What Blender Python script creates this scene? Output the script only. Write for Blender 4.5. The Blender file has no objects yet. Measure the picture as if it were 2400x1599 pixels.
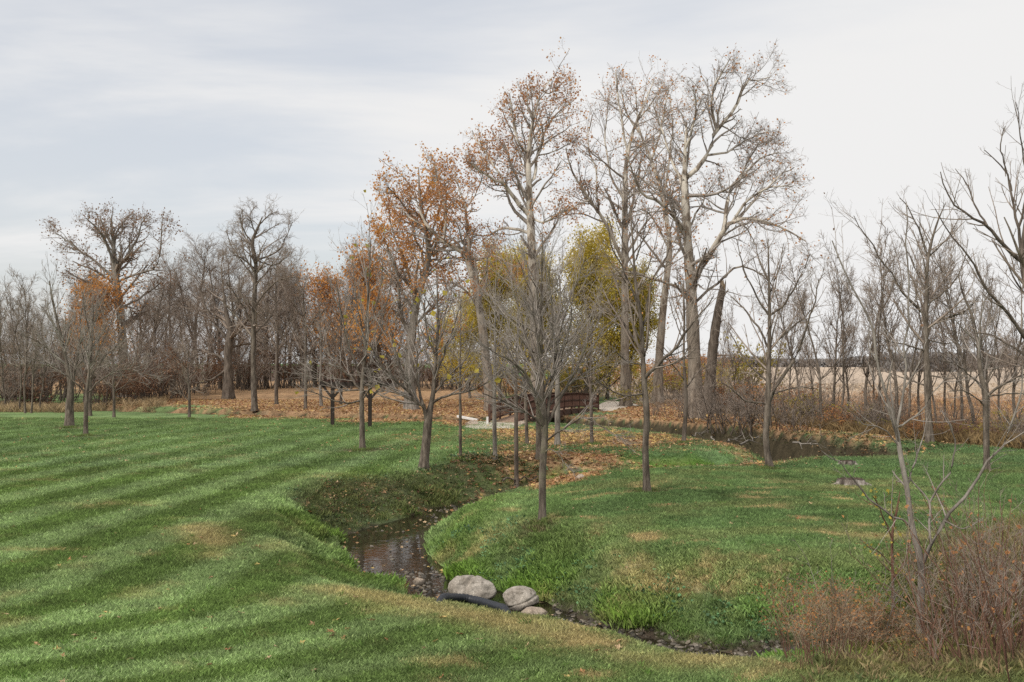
import bpy, bmesh, math
import numpy as np

SC = bpy.context.scene
COL = SC.collection
PI = math.pi

# ------------------------------------------------------------------ camera
CAM_H, PITCH, LENS = 3.5, 1.28, 35.0
cam_data = bpy.data.cameras.new('camera')
cam_data.lens = LENS
cam_data.sensor_width = 36.0
cam_data.clip_start = 0.1
cam_data.clip_end = 9000.0
cam = bpy.data.objects.new('camera', cam_data)
cam.location = (0, 0, CAM_H)
cam.rotation_euler = (math.radians(90 + PITCH), 0, 0)
COL.objects.link(cam)
SC.camera = cam

# ------------------------------------------------------------------ sky
SUN_ELEV, SUN_AZ = 42.0, -135.0      # azimuth from +Y (view direction) towards +X: behind left
world = bpy.data.worlds.new('World')
SC.world = world
world.use_nodes = True
NT = world.node_tree
NT.nodes.clear()
def wn(t, **k):
    n = NT.nodes.new(t)
    for a, b in k.items(): setattr(n, a, b)
    return n
w_out = wn('ShaderNodeOutputWorld'); w_bg = wn('ShaderNodeBackground')
w_sky = wn('ShaderNodeTexSky')
w_sky.sky_type = 'NISHITA'; w_sky.sun_disc = False
w_sky.sun_elevation = math.radians(SUN_ELEV); w_sky.sun_rotation = math.radians(SUN_AZ)
w_sky.air_density = 1.0; w_sky.dust_density = 2.5
w_tc = wn('ShaderNodeTexCoord')
w_sep = wn('ShaderNodeSeparateXYZ'); NT.links.new(w_tc.outputs['Generated'], w_sep.inputs[0])
def wmath(op, a, b=None, c=None):
    n = wn('ShaderNodeMath', operation=op)
    for i, v in enumerate((a, b, c)):
        if v is None: continue
        if isinstance(v, (int, float)): n.inputs[i].default_value = v
        else: NT.links.new(v, n.inputs[i])
    return n.outputs[0]
zz = wmath('MAXIMUM', w_sep.outputs[2], 0.0)
zz = wmath('ADD', zz, 0.16)
px_ = wmath('DIVIDE', w_sep.outputs[0], zz)
py_ = wmath('DIVIDE', w_sep.outputs[1], zz)
w_cmb = wn('ShaderNodeCombineXYZ'); NT.links.new(px_, w_cmb.inputs[0]); NT.links.new(py_, w_cmb.inputs[1])
def wnoise(scale, detail, rough, off, sc=(1, 1, 1), rot=0.0, dist=0.0):
    m = wn('ShaderNodeMapping'); NT.links.new(w_cmb.outputs[0], m.inputs[0])
    m.inputs['Location'].default_value = off; m.inputs['Scale'].default_value = sc
    m.inputs['Rotation'].default_value = (0, 0, rot)
    n = wn('ShaderNodeTexNoise'); n.inputs['Scale'].default_value = scale
    n.inputs['Detail'].default_value = detail; n.inputs['Roughness'].default_value = rough
    n.inputs['Distortion'].default_value = dist
    NT.links.new(m.outputs[0], n.inputs['Vector'])
    return n.outputs['Fac']
CL = dict(off1=(3.1, 1.7, 0), off2=(8.3, 2.2, 0))
n1 = wnoise(0.8, 6, 0.55, CL['off1'], (0.8, 1.7, 1), 0.12, 0.35)
n2 = wnoise(0.24, 3, 0.5, CL['off2'], (1.0, 1.0, 1), 0.2, 0.2)
# broad veil: thicker cloud to the right (where the photograph is evenly white), thinner to the left
side = wmath('MULTIPLY', w_sep.outputs[0], 0.22)
cl = wmath('ADD', wmath('MULTIPLY', n1, 0.75), wmath('MULTIPLY', n2, 0.45))
cl = wmath('ADD', cl, side)
rmp = wn('ShaderNodeMapRange'); rmp.interpolation_type = 'SMOOTHSTEP'
NT.links.new(cl, rmp.inputs['Value'])
rmp.inputs['From Min'].default_value = 0.44; rmp.inputs['From Max'].default_value = 0.65
rmp.inputs['To Min'].default_value = 0.62; rmp.inputs['To Max'].default_value = 1.0
w_scale = wn('ShaderNodeVectorMath', operation='SCALE'); NT.links.new(w_sky.outputs[0], w_scale.inputs[0])
w_scale.inputs['Scale'].default_value = 1.0
cloud = wn('ShaderNodeRGB'); cloud.outputs[0].default_value = (6.15, 6.12, 6.08, 1)
mixc = wn('ShaderNodeMix', data_type='RGBA')
NT.links.new(rmp.outputs[0], mixc.inputs[0]); NT.links.new(w_scale.outputs[0], mixc.inputs[6]); NT.links.new(cloud.outputs[0], mixc.inputs[7])
NT.links.new(mixc.outputs[2], w_bg.inputs['Color'])
w_bg.inputs['Strength'].default_value = 0.10
NT.links.new(w_bg.outputs[0], w_out.inputs[0])

# ------------------------------------------------------------------ sun behind thin overcast
sun_d = bpy.data.lights.new('sun', 'SUN')
sun_d.energy = 2.3; sun_d.angle = math.radians(20); sun_d.color = (1.0, 0.95, 0.88)
sun = bpy.data.objects.new('sun', sun_d)
az, el = math.radians(SUN_AZ), math.radians(SUN_ELEV)
from mathutils import Vector
sdir = Vector((math.sin(az) * math.cos(el), math.cos(az) * math.cos(el), math.sin(el)))
sun.rotation_euler = sdir.to_track_quat('Z', 'Y').to_euler()
COL.objects.link(sun)

SC.view_settings.view_transform = 'Standard'
SC.view_settings.look = 'None'
SC.view_settings.gamma = 1.0
SC.view_settings.exposure = 0.50
SC.cycles.max_bounces = 6
SC.cycles.diffuse_bounces = 4
SC.cycles.transparent_max_bounces = 8
SC.cycles.use_denoising = False

# ------------------------------------------------------------------ picture -> place
FW, FH = 2353.0, 1568.0
FPX = FW * LENS / 36.0
_p = math.radians(PITCH)
def ray(u, v):
    xr, yr = (u - FW / 2) / FPX, (FH / 2 - v) / FPX
    return np.array([xr, math.cos(_p) - yr * math.sin(_p), math.sin(_p) + yr * math.cos(_p)])
def at(u, v, d):                     # the place at depth d (metres along +Y) seen there
    r = ray(u, v); return np.array([0, 0, CAM_H]) + r * (d / r[1])
def gnd(u, v, z=0.0):                # the place on level z
    r = ray(u, v); return np.array([0, 0, CAM_H]) + r * ((z - CAM_H) / r[2])

# ------------------------------------------------------------------ helpers
def tag(o, label=None, cat=None, group=None, kind=None):
    if label: o['label'] = label
    if cat: o['category'] = cat
    if group: o['group'] = group
    if kind: o['kind'] = kind
    return o
def empty(name, loc=(0, 0, 0), rz=0.0, s=1.0):
    o = bpy.data.objects.new(name, None); COL.objects.link(o)
    o.location = loc; o.rotation_euler = (0, 0, rz); o.scale = (s, s, s)
    o.empty_display_size = 0.2
    return o
def link(name, me, mat=None, parent=None):
    o = bpy.data.objects.new(name, me); COL.objects.link(o)
    if mat is not None and len(me.materials) == 0: me.materials.append(mat)
    if parent is not None: o.parent = parent
    return o
def np_mesh(name, V, F, smooth=True, cols=None):
    """V (n,3), F (m,k) with k 3 or 4"""
    V = np.ascontiguousarray(V, dtype=np.float32); F = np.ascontiguousarray(F, dtype=np.int32)
    me = bpy.data.meshes.new(name)
    k = F.shape[1]
    me.vertices.add(len(V)); me.vertices.foreach_set('co', V.ravel())
    me.loops.add(F.size); me.loops.foreach_set('vertex_index', F.ravel())
    me.polygons.add(len(F))
    me.polygons.foreach_set('loop_start', np.arange(0, F.size, k, dtype=np.int32))
    me.polygons.foreach_set('loop_total', np.full(len(F), k, dtype=np.int32))
    me.polygons.foreach_set('use_smooth', np.full(len(F), smooth, dtype=bool))
    if cols is not None:
        for nm, arr in cols.items():
            if arr.ndim == 2:
                a = me.attributes.new(nm, 'FLOAT_COLOR', 'POINT')
                c4 = np.ones((len(V), 4), np.float32); c4[:, :3] = arr
                a.data.foreach_set('color', c4.ravel())
            else:
                a = me.attributes.new(nm, 'FLOAT', 'POINT'); a.data.foreach_set('value', arr.astype(np.float32))
    me.update(calc_edges=True)
    return me
def smoothstep(a, b, x):
    t = np.clip((x - a) / (b - a), 0, 1); return t * t * (3 - 2 * t)
def _hash(ix, iy, seed):
    h = (ix.astype(np.int64) * 374761393 + iy.astype(np.int64) * 668265263 + seed * 1442695041) & 0xFFFFFFFF
    h = ((h ^ (h >> 13)) * 1274126177) & 0xFFFFFFFF
    h = (h ^ (h >> 16)) & 0xFFFFFFFF
    return h / 4294967295.0
def vnoise(x, y, seed=0):
    ix, iy = np.floor(x), np.floor(y); fx, fy = x - ix, y - iy
    fx = fx * fx * (3 - 2 * fx); fy = fy * fy * (3 - 2 * fy)
    a = _hash(ix, iy, seed); b = _hash(ix + 1, iy, seed); c = _hash(ix, iy + 1, seed); d = _hash(ix + 1, iy + 1, seed)
    return (a * (1 - fx) + b * fx) * (1 - fy) + (c * (1 - fx) + d * fx) * fy
def fbm(x, y, seed=0, oct=4):
    s, a, t = 0, 0.5, 0
    for i in range(oct):
        s = s + a * vnoise(x * 2 ** i + 17.3 * i, y * 2 ** i - 9.1 * i, seed + i); t += a; a *= 0.55
    return s / t
def in_poly(x, y, poly):
    """signed distance, positive inside"""
    P = np.asarray(poly)[:, :2]; n = len(P)
    inside = np.zeros(x.shape, bool); dmin = np.full(x.shape, 1e9)
    for i in range(n):
        (x1, y1), (x2, y2) = P[i], P[(i + 1) % n]
        c = ((y1 > y) != (y2 > y)) & (x < (x2 - x1) * (y - y1) / (y2 - y1 + 1e-12) + x1)
        inside ^= c
        dx, dy = x2 - x1, y2 - y1
        t = np.clip(((x - x1) * dx + (y - y1) * dy) / (dx * dx + dy * dy + 1e-12), 0, 1)
        dmin = np.minimum(dmin, np.hypot(x - x1 - t * dx, y - y1 - t * dy))
    return np.where(inside, dmin, -dmin)

# ------------------------------------------------------------------ the lie of the land
# small brook: from the right, past the boulders, round the pool and back to the right as a leaf-filled swale
BZ, WZ = -1.1, -1.085
def bp(u, v, hw, bw, dep, z=None):
    p = gnd(u, v, BZ if z is None else z); return (p[0], p[1], hw, bw, dep * 1.215)
BROOK = [(14.0, 15.6, .2, 2.0, .1), (8.0, 15.4, .2, 2.2, .35), (5.0, 15.2, .2, 2.3, .85),
         bp(1650, 1510, .20, 2.4, .92), bp(1480, 1470, .22, 2.4, .915), bp(1320, 1437, .30, 2.4, .93),
         bp(1180, 1398, .60, 2.5, 1.0), bp(1070, 1375, .60, 2.6, 1.0), bp(985, 1343, .38, 2.5, .92),
         bp(905, 1303, .40, 2.4, .92), bp(862, 1264, .50, 2.5, .96), bp(850, 1236, .62, 2.4, .98),
         bp(945, 1200, .42, 2.4, .96), bp(1060, 1165, .35, 2.2, .97), bp(1150, 1145, .32, 2.2, .97),
         bp(1235, 1110, .35, 2.0, .72, -.7), bp(1380, 1088, .5, 1.8, .42, -.4), bp(1560, 1078, .6, 1.8, .36, -.35),
         bp(1720, 1066, .6, 1.8, .4, -.35), bp(1840, 1056, .6, 2.0, .6, -.5), (12.6, 40.5, .6, 2.4, 1.3)]
CREEK = [(-60, 92, .8, 3, 1.3), (-34, 80, .8, 3, 1.3), (-15, 70, .8, 3, 1.3), (-6, 65.5, .9, 3.0, 1.5), (1.5, 64, 1.0, 3.4, 1.9), (6.5, 61, 1.0, 3.6, 2.1),
         (10.6, 55.5, 1.1, 3.8, 2.2), (12.9, 48.5, 1.2, 3.8, 2.2), (13.9, 43.5, 1.1, 3.7, 2.1), (14.5, 41.6, .9, 3.6, 1.9)]
def carve(x, y, line, kind):
    """depth of the cut and distance to its bed; the side towards the lawn drops from a crisp mown rim, the other is a steeper bank"""
    best = np.zeros(x.shape); emin = np.full(x.shape, 1e9)
    for k_, (a, b) in enumerate(zip(line[:-1], line[1:])):
        dx, dy = b[0] - a[0], b[1] - a[1]
        t = np.clip(((x - a[0]) * dx + (y - a[1]) * dy) / (dx * dx + dy * dy), 0, 1)
        d = np.hypot(x - a[0] - t * dx, y - a[1] - t * dy)
        hw, bw, dep = (a[k] + t * (b[k] - a[k]) for k in (2, 3, 4))
        e = d - hw; cr = dx * (y - a[1]) - dy * (x - a[0])
        if kind == 'brook':          # broad slope where the bank falls away from the mown lawn, narrow round the bend
            tw = np.clip(-(y - a[1] - t * dy) / (d + 1e-6), 0, 1) ** 1.5
            near, kn, kf = (cr > 0) == (k_ < 10), (.78 + .86 * tw if k_ < 10 else .8 + .45 * tw), .92
        else: near, kn, kf = cr < 0, 1.0, .42
        tn = np.clip(e / (bw * kn), 0, 1); tf = np.clip(e / (bw * kf), 0, 1)
        pn = .3 * (1 - smoothstep(0, 1, tn)) + .7 * (1 - tn ** 2) * (1 - smoothstep(.86, 1, tn) * .5)
        pf = .45 * (1 - smoothstep(0, 1, tf)) + .55 * (1 - tf) ** 1.5
        best = np.maximum(best, dep * np.where(near, pn, pf))
        emin = np.minimum(emin, e)
    return best, emin
def relief(x, y):
    """height, distance to brook edge, distance to creek edge"""
    wx = x + 0.35 * (fbm(x * .6, y * .6, 5, 3) - .5); wy = y + 0.35 * (fbm(x * .6, y * .6, 9, 3) - .5)
    b, be = carve(wx, wy, BROOK, 'brook'); c, ce = carve(wx, wy, CREEK, 'creek')
    near = np.exp(-((x / 60) ** 2 + ((y - 30) / 60) ** 2))
    h = 0.16 * (fbm(x * .11, y * .11, 3, 3) - .5) * near + 0.05 * (fbm(x * .7, y * .7, 21, 3) - .5) * near
    rough = np.clip(np.maximum(b, c), 0, 1)
    h = h + rough * 0.10 * (fbm(x * 2.3, y * 2.3, 31, 3) - .5) + np.clip(c, 0, 1) * .5 * (fbm(x * 1.1, y * 1.1, 35, 3) - .5)
    # the wood stands on slightly rising ground, the lawn swells gently towards the left
    h = h + 0.5 * smoothstep(70, 130, y) * (1 - smoothstep(-10, 12, x)) + 0.10 * np.exp(-(((x + 9) / 8) ** 2 + ((y - 17) / 10) ** 2))
    # grass hump between brook and swale
    h = h + 0.12 * np.exp(-(((x - 6) / 4.5) ** 2 + ((y - 24) / 4.5) ** 2))
    tt = np.clip(((x + 1.6) * 2.4 + (y - 23) * 8) / (2.4 ** 2 + 64), 0, 1)
    h = h - 0.30 * np.exp(-((x + 1.6 - 2.4 * tt) ** 2 + (y - 23 - 8 * tt) ** 2) / 2.0 ** 2)
    return h - np.maximum(b, c), be, ce
def hgt(x, y):
    h, _, _ = relief(np.atleast_1d(np.float64(x)), np.atleast_1d(np.float64(y))); return float(h[0])
def base(u, v, z0=0.0):
    """where a thing with its foot at that picture point stands on the relief"""
    z = z0
    for _ in range(12):
        p = gnd(u, v, z); z = 0.5 * z + 0.5 * hgt(p[0], p[1])
    p = gnd(u, v, z); return np.array([p[0], p[1], hgt(p[0], p[1])])

def first_hit(u, v):
    """first ground met along that line of sight"""
    r = ray(u, v); d = np.arange(7.0, 70.0, .05); P = np.array([0, 0, CAM_H])[None] + r[None] * (d / r[1])[:, None]
    h, _, _ = relief(P[:, 0], P[:, 1]); k = int(np.argmax(P[:, 2] < h)); return d[k]

# ------------------------------------------------------------------ what grows or lies where (albedo and cover, in place coordinates)
def WH(pts): return [at(u, v, first_hit(u, v))[:2] for u, v in pts]
def W(pts, z=0.0): return [gnd(u, v, z)[:2] for u, v in pts]
LEAF_A = W([(250, 938), (430, 932), (520, 948), (640, 960), (820, 968), (960, 970), (1060, 978), (1130, 985), (1200, 990), (1200, 955), (1120, 905), (900, 878), (600, 874), (430, 893), (250, 915)])
LEAF_B = W([(1000, 992), (1180, 985), (1330, 990), (1530, 1005), (1700, 1028), (1600, 1040), (1420, 1036), (1330, 1060), (1300, 1085), (1180, 1090), (1110, 1060), (1080, 1010)])
LEAF_C = W([(1190, 1100), (1230, 1118), (1330, 1108), (1500, 1090), (1740, 1083), (1850, 1070), (1890, 1052), (1800, 1046), (1700, 1058), (1500, 1066), (1350, 1080), (1230, 1082)], -.2)
LEAF_D = W([(1330, 965), (1400, 935), (1560, 915), (1700, 905), (1900, 895), (2100, 890), (2353, 885), (2700, 885), (2700, 1040), (2353, 1035), (2130, 1012), (1950, 1000), (1700, 985), (1500, 985)])
PATH_PX = [[(1060, 983), (1085, 971), (1125, 969), (1160, 966), (1195, 968), (1204, 980), (1185, 987), (1130, 989), (1085, 988)], [(1378, 944), (1376, 930), (1400, 922), (1440, 925), (1470, 932), (1430, 938), (1400, 945)]]
PATH_A, PATH_B = W(PATH_PX[0]), W(PATH_PX[1])
FIELD = [(13, 74), (19, 60), (24, 46), (30, 40), (70, 30), (400, 20), (4000, 200), (4000, 6000), (60, 6000), (20, 400), (10, 110)]
BANK_COVER = WH([(640, 1140), (730, 1108), (880, 1095), (960, 1080), (1070, 1048), (1160, 1050), (1240, 1085), (1180, 1140), (960, 1190), (770, 1235)])
CLOVER = WH([(1020, 1225), (1200, 1215), (1330, 1270), (1500, 1330), (1700, 1370), (1830, 1400), (1820, 1460), (1500, 1420), (1250, 1370), (1100, 1320), (1000, 1290)])
BRUSHLAND = W([(1800, 1545), (1850, 1470), (1900, 1400), (2050, 1290), (2353, 1190), (2800, 1190), (2800, 1600), (1800, 1600)], 0)
DRY = [(1560, 1325, 130, 24, 1.0), (1660, 1330, 110, 20, 1.0), (1460, 1305, 60, 20, .7), (1420, 1275, 24, 8, .5), (560, 1112, 10, 4, 0), (790, 1110, 110, 10, .8),
       (920, 1390, 80, 12, .9), (680, 1225, 50, 26, .8), (640, 1255, 50, 20, .4), (220, 1165, 70, 8, .9), (350, 1165, 60, 7, .8), (90, 1270, 90, 5, 1), (200, 1300, 40, 16, .6),
       (640, 1390, 70, 10, .7), (1200, 1440, 60, 8, .7), (1330, 1485, 60, 7, .8), (1080, 1440, 40, 8, .6), (1420, 1510, 50, 6, .6), (1140, 1500, 30, 6, .5),
       (1010, 1250, 10, 4, 0), (1130, 1235, 50, 14, .6), (1950, 1125, 50, 10, .8), (1800, 1110, 80, 8, .5), (1560, 1108, 60, 5, .5), (2060, 1120, 60, 10, .6), (1180, 1205, 40, 10, .5), (950, 1010, 120, 10, .35)]
FEET = [(*gnd(u, v)[:2], r_) for u, v, r_ in [(1246, 1202, .42), (973, 1099, .5), (832, 1037, .85), (1487, 1136, .45), (1770, 1080, .42), (1571, 1021, .5), (2137, 1023, .6), (2268, 1088, .45), (160, 983, .8), (197, 1005, .9), (435, 963, .7), (585, 945, 1.2), (635, 955, 1.0), (1058, 1058, .4), (1360, 1024, .5)]]
DRYW = []
for (u_, v_, ru_, rv_, w_) in DRY:
    if w_ > 0: p_ = at(u_, v_, first_hit(u_, v_)); DRYW.append((p_[0], p_[1], ru_ * p_[1] / FPX, rv_ * p_[1] ** 2 / (FPX * (CAM_H - p_[2])), w_))
def ground_paint(x, y):
    """albedo (n,3) with stripe sheen and creek shade painted in, and cover masks"""
    h, be, ce = relief(x, y)
    m = {}
    n1 = fbm(x * .35, y * .35, 41, 4); n2 = fbm(x * 1.7, y * 1.7, 47, 4); n3 = fbm(x * 6, y * 6, 53, 2)
    # mown stripes, sheen of bent blades painted as colour: passes run away and to the right, curving across near the camera
    th = math.radians(4.5)
    s = x * math.cos(th) - y * math.sin(th) + 0.20 * np.maximum(0, 15.2 - y) ** 2 + .10 * (fbm(x * .13, y * .13, 61, 2) - .5)
    st = smoothstep(.30, .70, 0.5 + 0.5 * np.sin(s * 2 * PI / 2.15 + 0.6) + .20 * (n2 - .5) + .16 * (n1 - .5))
    amp = (1 - smoothstep(-6, 3, x + (y - 20) * .05)) * (1 - .6 * smoothstep(28, 44, y)) * (1 - smoothstep(46, 62, y)) * .74 + .10
    amp = amp * (.75 + .5 * n1)
    dark = np.array([.108, .170, .050]); light = np.array([.218, .302, .145])
    base_ = np.array([.150, .218, .083])
    k = (amp * (st - .5) + .5)[:, None]
    c = np.where(k < .5, dark + (base_ - dark) * k * 2, base_ + (light - base_) * (k - .5) * 2)
    c = c * (1.0 + .75 * (n1 - .5) + .7 * (n2 - .5) + .45 * (n3 - .5))[:, None]
    # right-hand lawn: deeper cooler green
    rgt = smoothstep(-1, 3, x - (22 - y) * .1)
    c = c * (1 - rgt[:, None] * np.array([.24, .17, .12]))
    c = c + (rgt * smoothstep(.52, .7, fbm(x * .5, y * .9, 63, 4)))[:, None] * (np.array([.21, .20, .095]) - c) * .35
    # fresh long grass along the water
    fresh = np.exp(-np.maximum(be - .3, 0) / .75) * smoothstep(.38, .6, fbm(x * .9, y * .9, 71, 3)) * (h > -1.2)
    c = c + fresh[:, None] * (np.array([.115, .225, .022]) - c) * .8
    # straw patches
    dr = np.zeros(x.shape)
    for (px0, py0, rx, ry, w_) in DRYW: dr = np.maximum(dr, w_ * np.exp(-(((x - px0) / rx) ** 2 + ((y - py0) / ry) ** 2)))
    edge = np.exp(-((be - 3.9) / .5) ** 2) * (y < 22) * smoothstep(.45, .68, fbm(x * .5, y * .5, 77, 3)) * .75
    spots = smoothstep(.60, .74, fbm(x * 1.1, y * 1.3, 83, 4)) * smoothstep(.42, .62, fbm(x * .13, y * .13, 87, 2)) * .9
    spots = np.maximum(spots, .8 * smoothstep(.70, .82, fbm(x * 1.9, y * 2.1, 84, 3)) * (1 - smoothstep(14, 22, y)) )
    spots = spots * (.35 + .65 * smoothstep(-3, 2, x))
    web = smoothstep(.62, .93, 1 - np.abs(2 * fbm(x * .95, y * 1.3, 131, 4) - 1) * 1.6) * .75 + .25
    dr = dr * web
    dry = np.clip(np.maximum(np.maximum(dr * smoothstep(.25, .6, n2 * .7 + n3 * .3 + dr * .35), edge), spots), 0, 1)
    straw = np.array([.42, .32, .19]) * (.75 + .5 * n3)[:, None]
    c = c + dry[:, None] * (straw - c) * .82
    m['dry'] = dry
    # leaf litter
    def lm(poly, soft, w_): return w_ * smoothstep(-soft, soft, in_poly(x, y, poly) + soft * 1.6 * (fbm(x * .4, y * .4, 91, 4) - .5) * 2)
    leaf = np.maximum.reduce([lm(LEAF_A, 2.6, 1.0), lm(LEAF_B, 3, .72), lm(LEAF_C, 1.0, .95), lm(LEAF_D, 3.0, 1.0)])
    fld = smoothstep(-1.0, 1.0, in_poly(x, y, FIELD))
    wood = smoothstep(92, 112, y) * (1 - smoothstep(8, 16, x)) * (1 - smoothstep(200, 230, y))
    leaf = np.maximum(leaf, wood * .8)
    leaf = np.maximum(leaf, .8 * (1 - smoothstep(1.0, 3.6, ce)) * smoothstep(.35, .6, n1))
    leaf = np.maximum(leaf, .5 * smoothstep(0, .5, in_poly(x, y, BANK_COVER)) * smoothstep(.52, .74, n2) )
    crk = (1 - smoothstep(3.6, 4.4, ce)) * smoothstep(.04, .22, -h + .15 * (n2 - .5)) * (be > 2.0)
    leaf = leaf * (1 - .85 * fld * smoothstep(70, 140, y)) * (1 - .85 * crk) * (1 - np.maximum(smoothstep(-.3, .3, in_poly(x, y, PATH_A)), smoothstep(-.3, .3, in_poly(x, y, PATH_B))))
    lc = np.array([.285, .170, .098]) * (.55 + .9 * n3)[:, None] + np.array([.09, .060, .030]) * (n2[:, None] > .52)
    lpatch = smoothstep(.30, .62, leaf * .8 + (n3 - .5) * .55 + (n2 - .5) * .4)
    fc = np.array([.42, .335, .255]) * (.7 + .35 * n2 + .3 * fbm(x * .02, y * .05, 201, 3))[:, None]
    c = c + fld[:, None] * (fc - c)
    c = c + lpatch[:, None] * (lc - c) * .93
    # dense low growth on the far bank, creek soil with the bank shade painted in, bare soil in the brook bed
    cov = smoothstep(-.3, .5, in_poly(x, y, BANK_COVER))
    covc = np.array([.090, .088, .045]) * (.7 + .6 * n3)[:, None]
    c = c + (cov * .75 * (1 - lpatch * .8))[:, None] * (covc - c)
    c = c + (crk * .96)[:, None] * (np.array([.046, .034, .022]) * (.35 + 1.3 * n3)[:, None] - c)  # soil colour darkened to stand in for shade under the overhang and brush
    mud = 1 - smoothstep(.02, .42, be + .5 * (n2 - .5)); mud = mud * smoothstep(.1, .5, -h)
    c = c + mud[:, None] * (np.array([.060, .046, .033]) * (.5 + 1.0 * n3)[:, None] - c)
    br = smoothstep(-.4, .8, in_poly(x, y, BRUSHLAND)) * smoothstep(10.4, 11.6, y)
    c = c + (br * .7)[:, None] * (np.array([.15, .115, .05]) * (.6 + .8 * n2)[:, None] - c)
    ring = np.zeros(x.shape)
    for (fx, fy, fr) in FEET: ring = np.maximum(ring, np.exp(-((x - fx) ** 2 + (y - fy) ** 2) / (fr * 1.25) ** 2))
    ring = smoothstep(.25, .8, ring + .5 * (n3 - .5))
    c = c + (ring * .85)[:, None] * (np.array([.115, .088, .058]) * (.6 + .8 * n3)[:, None] - c)
    m['ring'] = ring
    far = smoothstep(230, 300, y) * (1 - fld)
    c = c + far[:, None] * (np.array([.10, .17, .06]) - c)
    m.update(leaf=leaf, mud=mud, cov=cov, crk=crk, brush=br, fresh=fresh, field=fld, h=h, be=be, ce=ce, lpatch=lpatch, wood=wood)
    return np.clip(c, .004, .8), m

# ------------------------------------------------------------------ materials
def new_mat(name):
    m = bpy.data.materials.new(name); m.use_nodes = True
    nt = m.node_tree; b = nt.nodes['Principled BSDF']; b.inputs['Specular IOR Level'].default_value = 0.25
    return m, nt, b
def node(nt, t, **k):
    n = nt.nodes.new(t)
    for a, b in k.items(): setattr(n, a, b)
    return n
def ramp(nt, fac, stops):
    r = node(nt, 'ShaderNodeValToRGB'); e = r.color_ramp.elements
    while len(e) < len(stops): e.new(.5)
    for el_, (p, c) in zip(e, stops): el_.position = p; el_.color = (*c, 1)
    nt.links.new(fac, r.inputs[0]); return r.outputs[0]
def noise(nt, vec, scale, detail=4, rough=.55, stretch=None):
    if stretch is not None:
        mp = node(nt, 'ShaderNodeMapping'); mp.inputs['Scale'].default_value = stretch
        nt.links.new(vec, mp.inputs[0]); vec = mp.outputs[0]
    n = node(nt, 'ShaderNodeTexNoise'); n.inputs['Scale'].default_value = scale
    n.inputs['Detail'].default_value = detail; n.inputs['Roughness'].default_value = rough
    nt.links.new(vec, n.inputs['Vector']); return n.outputs['Fac']
def mixrgb(nt, fac, a, b, mode='MIX'):
    n = node(nt, 'ShaderNodeMix', data_type='RGBA', blend_type=mode)
    for i, v in ((0, fac), (6, a), (7, b)):
        if isinstance(v, (int, float)): n.inputs[i].default_value = v
        elif isinstance(v, tuple): n.inputs[i].default_value = (*v, 1)
        else: nt.links.new(v, n.inputs[i])
    return n.outputs[2]
def bump(nt, b, h, strength, dist):
    n = node(nt, 'ShaderNodeBump'); n.inputs['Strength'].default_value = strength; n.inputs['Distance'].default_value = dist
    nt.links.new(h, n.inputs['Height']); nt.links.new(n.outputs[0], b.inputs['Normal'])
def coord(nt, kind='Object'): return node(nt, 'ShaderNodeTexCoord').outputs[kind]
def geo_pos(nt): return node(nt, 'ShaderNodeNewGeometry').outputs['Position']

def mat_ground():
    m, nt, b = new_mat('ground'); p = geo_pos(nt)
    at_ = node(nt, 'ShaderNodeAttribute', attribute_name='paint')
    n = noise(nt, p, 9, 5, .65); n2 = noise(nt, p, 45, 3, .6)
    v1 = ramp(nt, n, [(.25, (.62, .62, .62)), (.75, (1.38, 1.38, 1.38))])
    v2 = ramp(nt, n2, [(.25, (.7, .7, .7)), (.75, (1.3, 1.3, 1.3))])
    c = mixrgb(nt, 1.0, at_.outputs['Color'], v1, 'MULTIPLY'); c = mixrgb(nt, 1.0, c, v2, 'MULTIPLY')
    nt.links.new(c, b.inputs['Base Color']); b.inputs['Roughness'].default_value = .95; b.inputs['Specular IOR Level'].default_value = .1
    bump(nt, b, noise(nt, p, 14, 6, .7), .7, .06)
    return m
def mat_bark(name, dark, mid, light, scale=6.0, blotch=None, moss=None):
    m, nt, b = new_mat(name); o = coord(nt)
    n = noise(nt, o, scale, 6, .65, (1, 1, .22))
    c = ramp(nt, n, [(.34, dark), (.5, mid), (.68, light)])
    if blotch:
        n2 = noise(nt, o, 1.6, 4, .6, (1, 1, .55))
        f = ramp(nt, n2, [(.43, (0, 0, 0)), (.52, (1, 1, 1))])
        sep = node(nt, 'ShaderNodeSeparateXYZ'); nt.links.new(o, sep.inputs[0])
        mr = node(nt, 'ShaderNodeMapRange'); nt.links.new(sep.outputs[2], mr.inputs[0])
        mr.inputs[1].default_value = blotch[1]; mr.inputs[2].default_value = blotch[2]; mr.inputs[3].default_value = .12; mr.inputs[4].default_value = 1.0
        mm = node(nt, 'ShaderNodeMath', operation='MULTIPLY'); nt.links.new(f, mm.inputs[0]); nt.links.new(mr.outputs[0], mm.inputs[1])
        c = mixrgb(nt, mm.outputs[0], c, blotch[0])
    if moss:
        n3 = noise(nt, o, 2.2, 4, .6); f3 = ramp(nt, n3, [(.5, (0, 0, 0)), (.66, (.8, .8, .8))])
        c = mixrgb(nt, f3, c, moss)
    nt.links.new(c, b.inputs['Base Color']); b.inputs['Roughness'].default_value = .9
    bump(nt, b, noise(nt, o, scale * 3, 5, .7, (1, 1, .18)), .8, .02)
    return m
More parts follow.
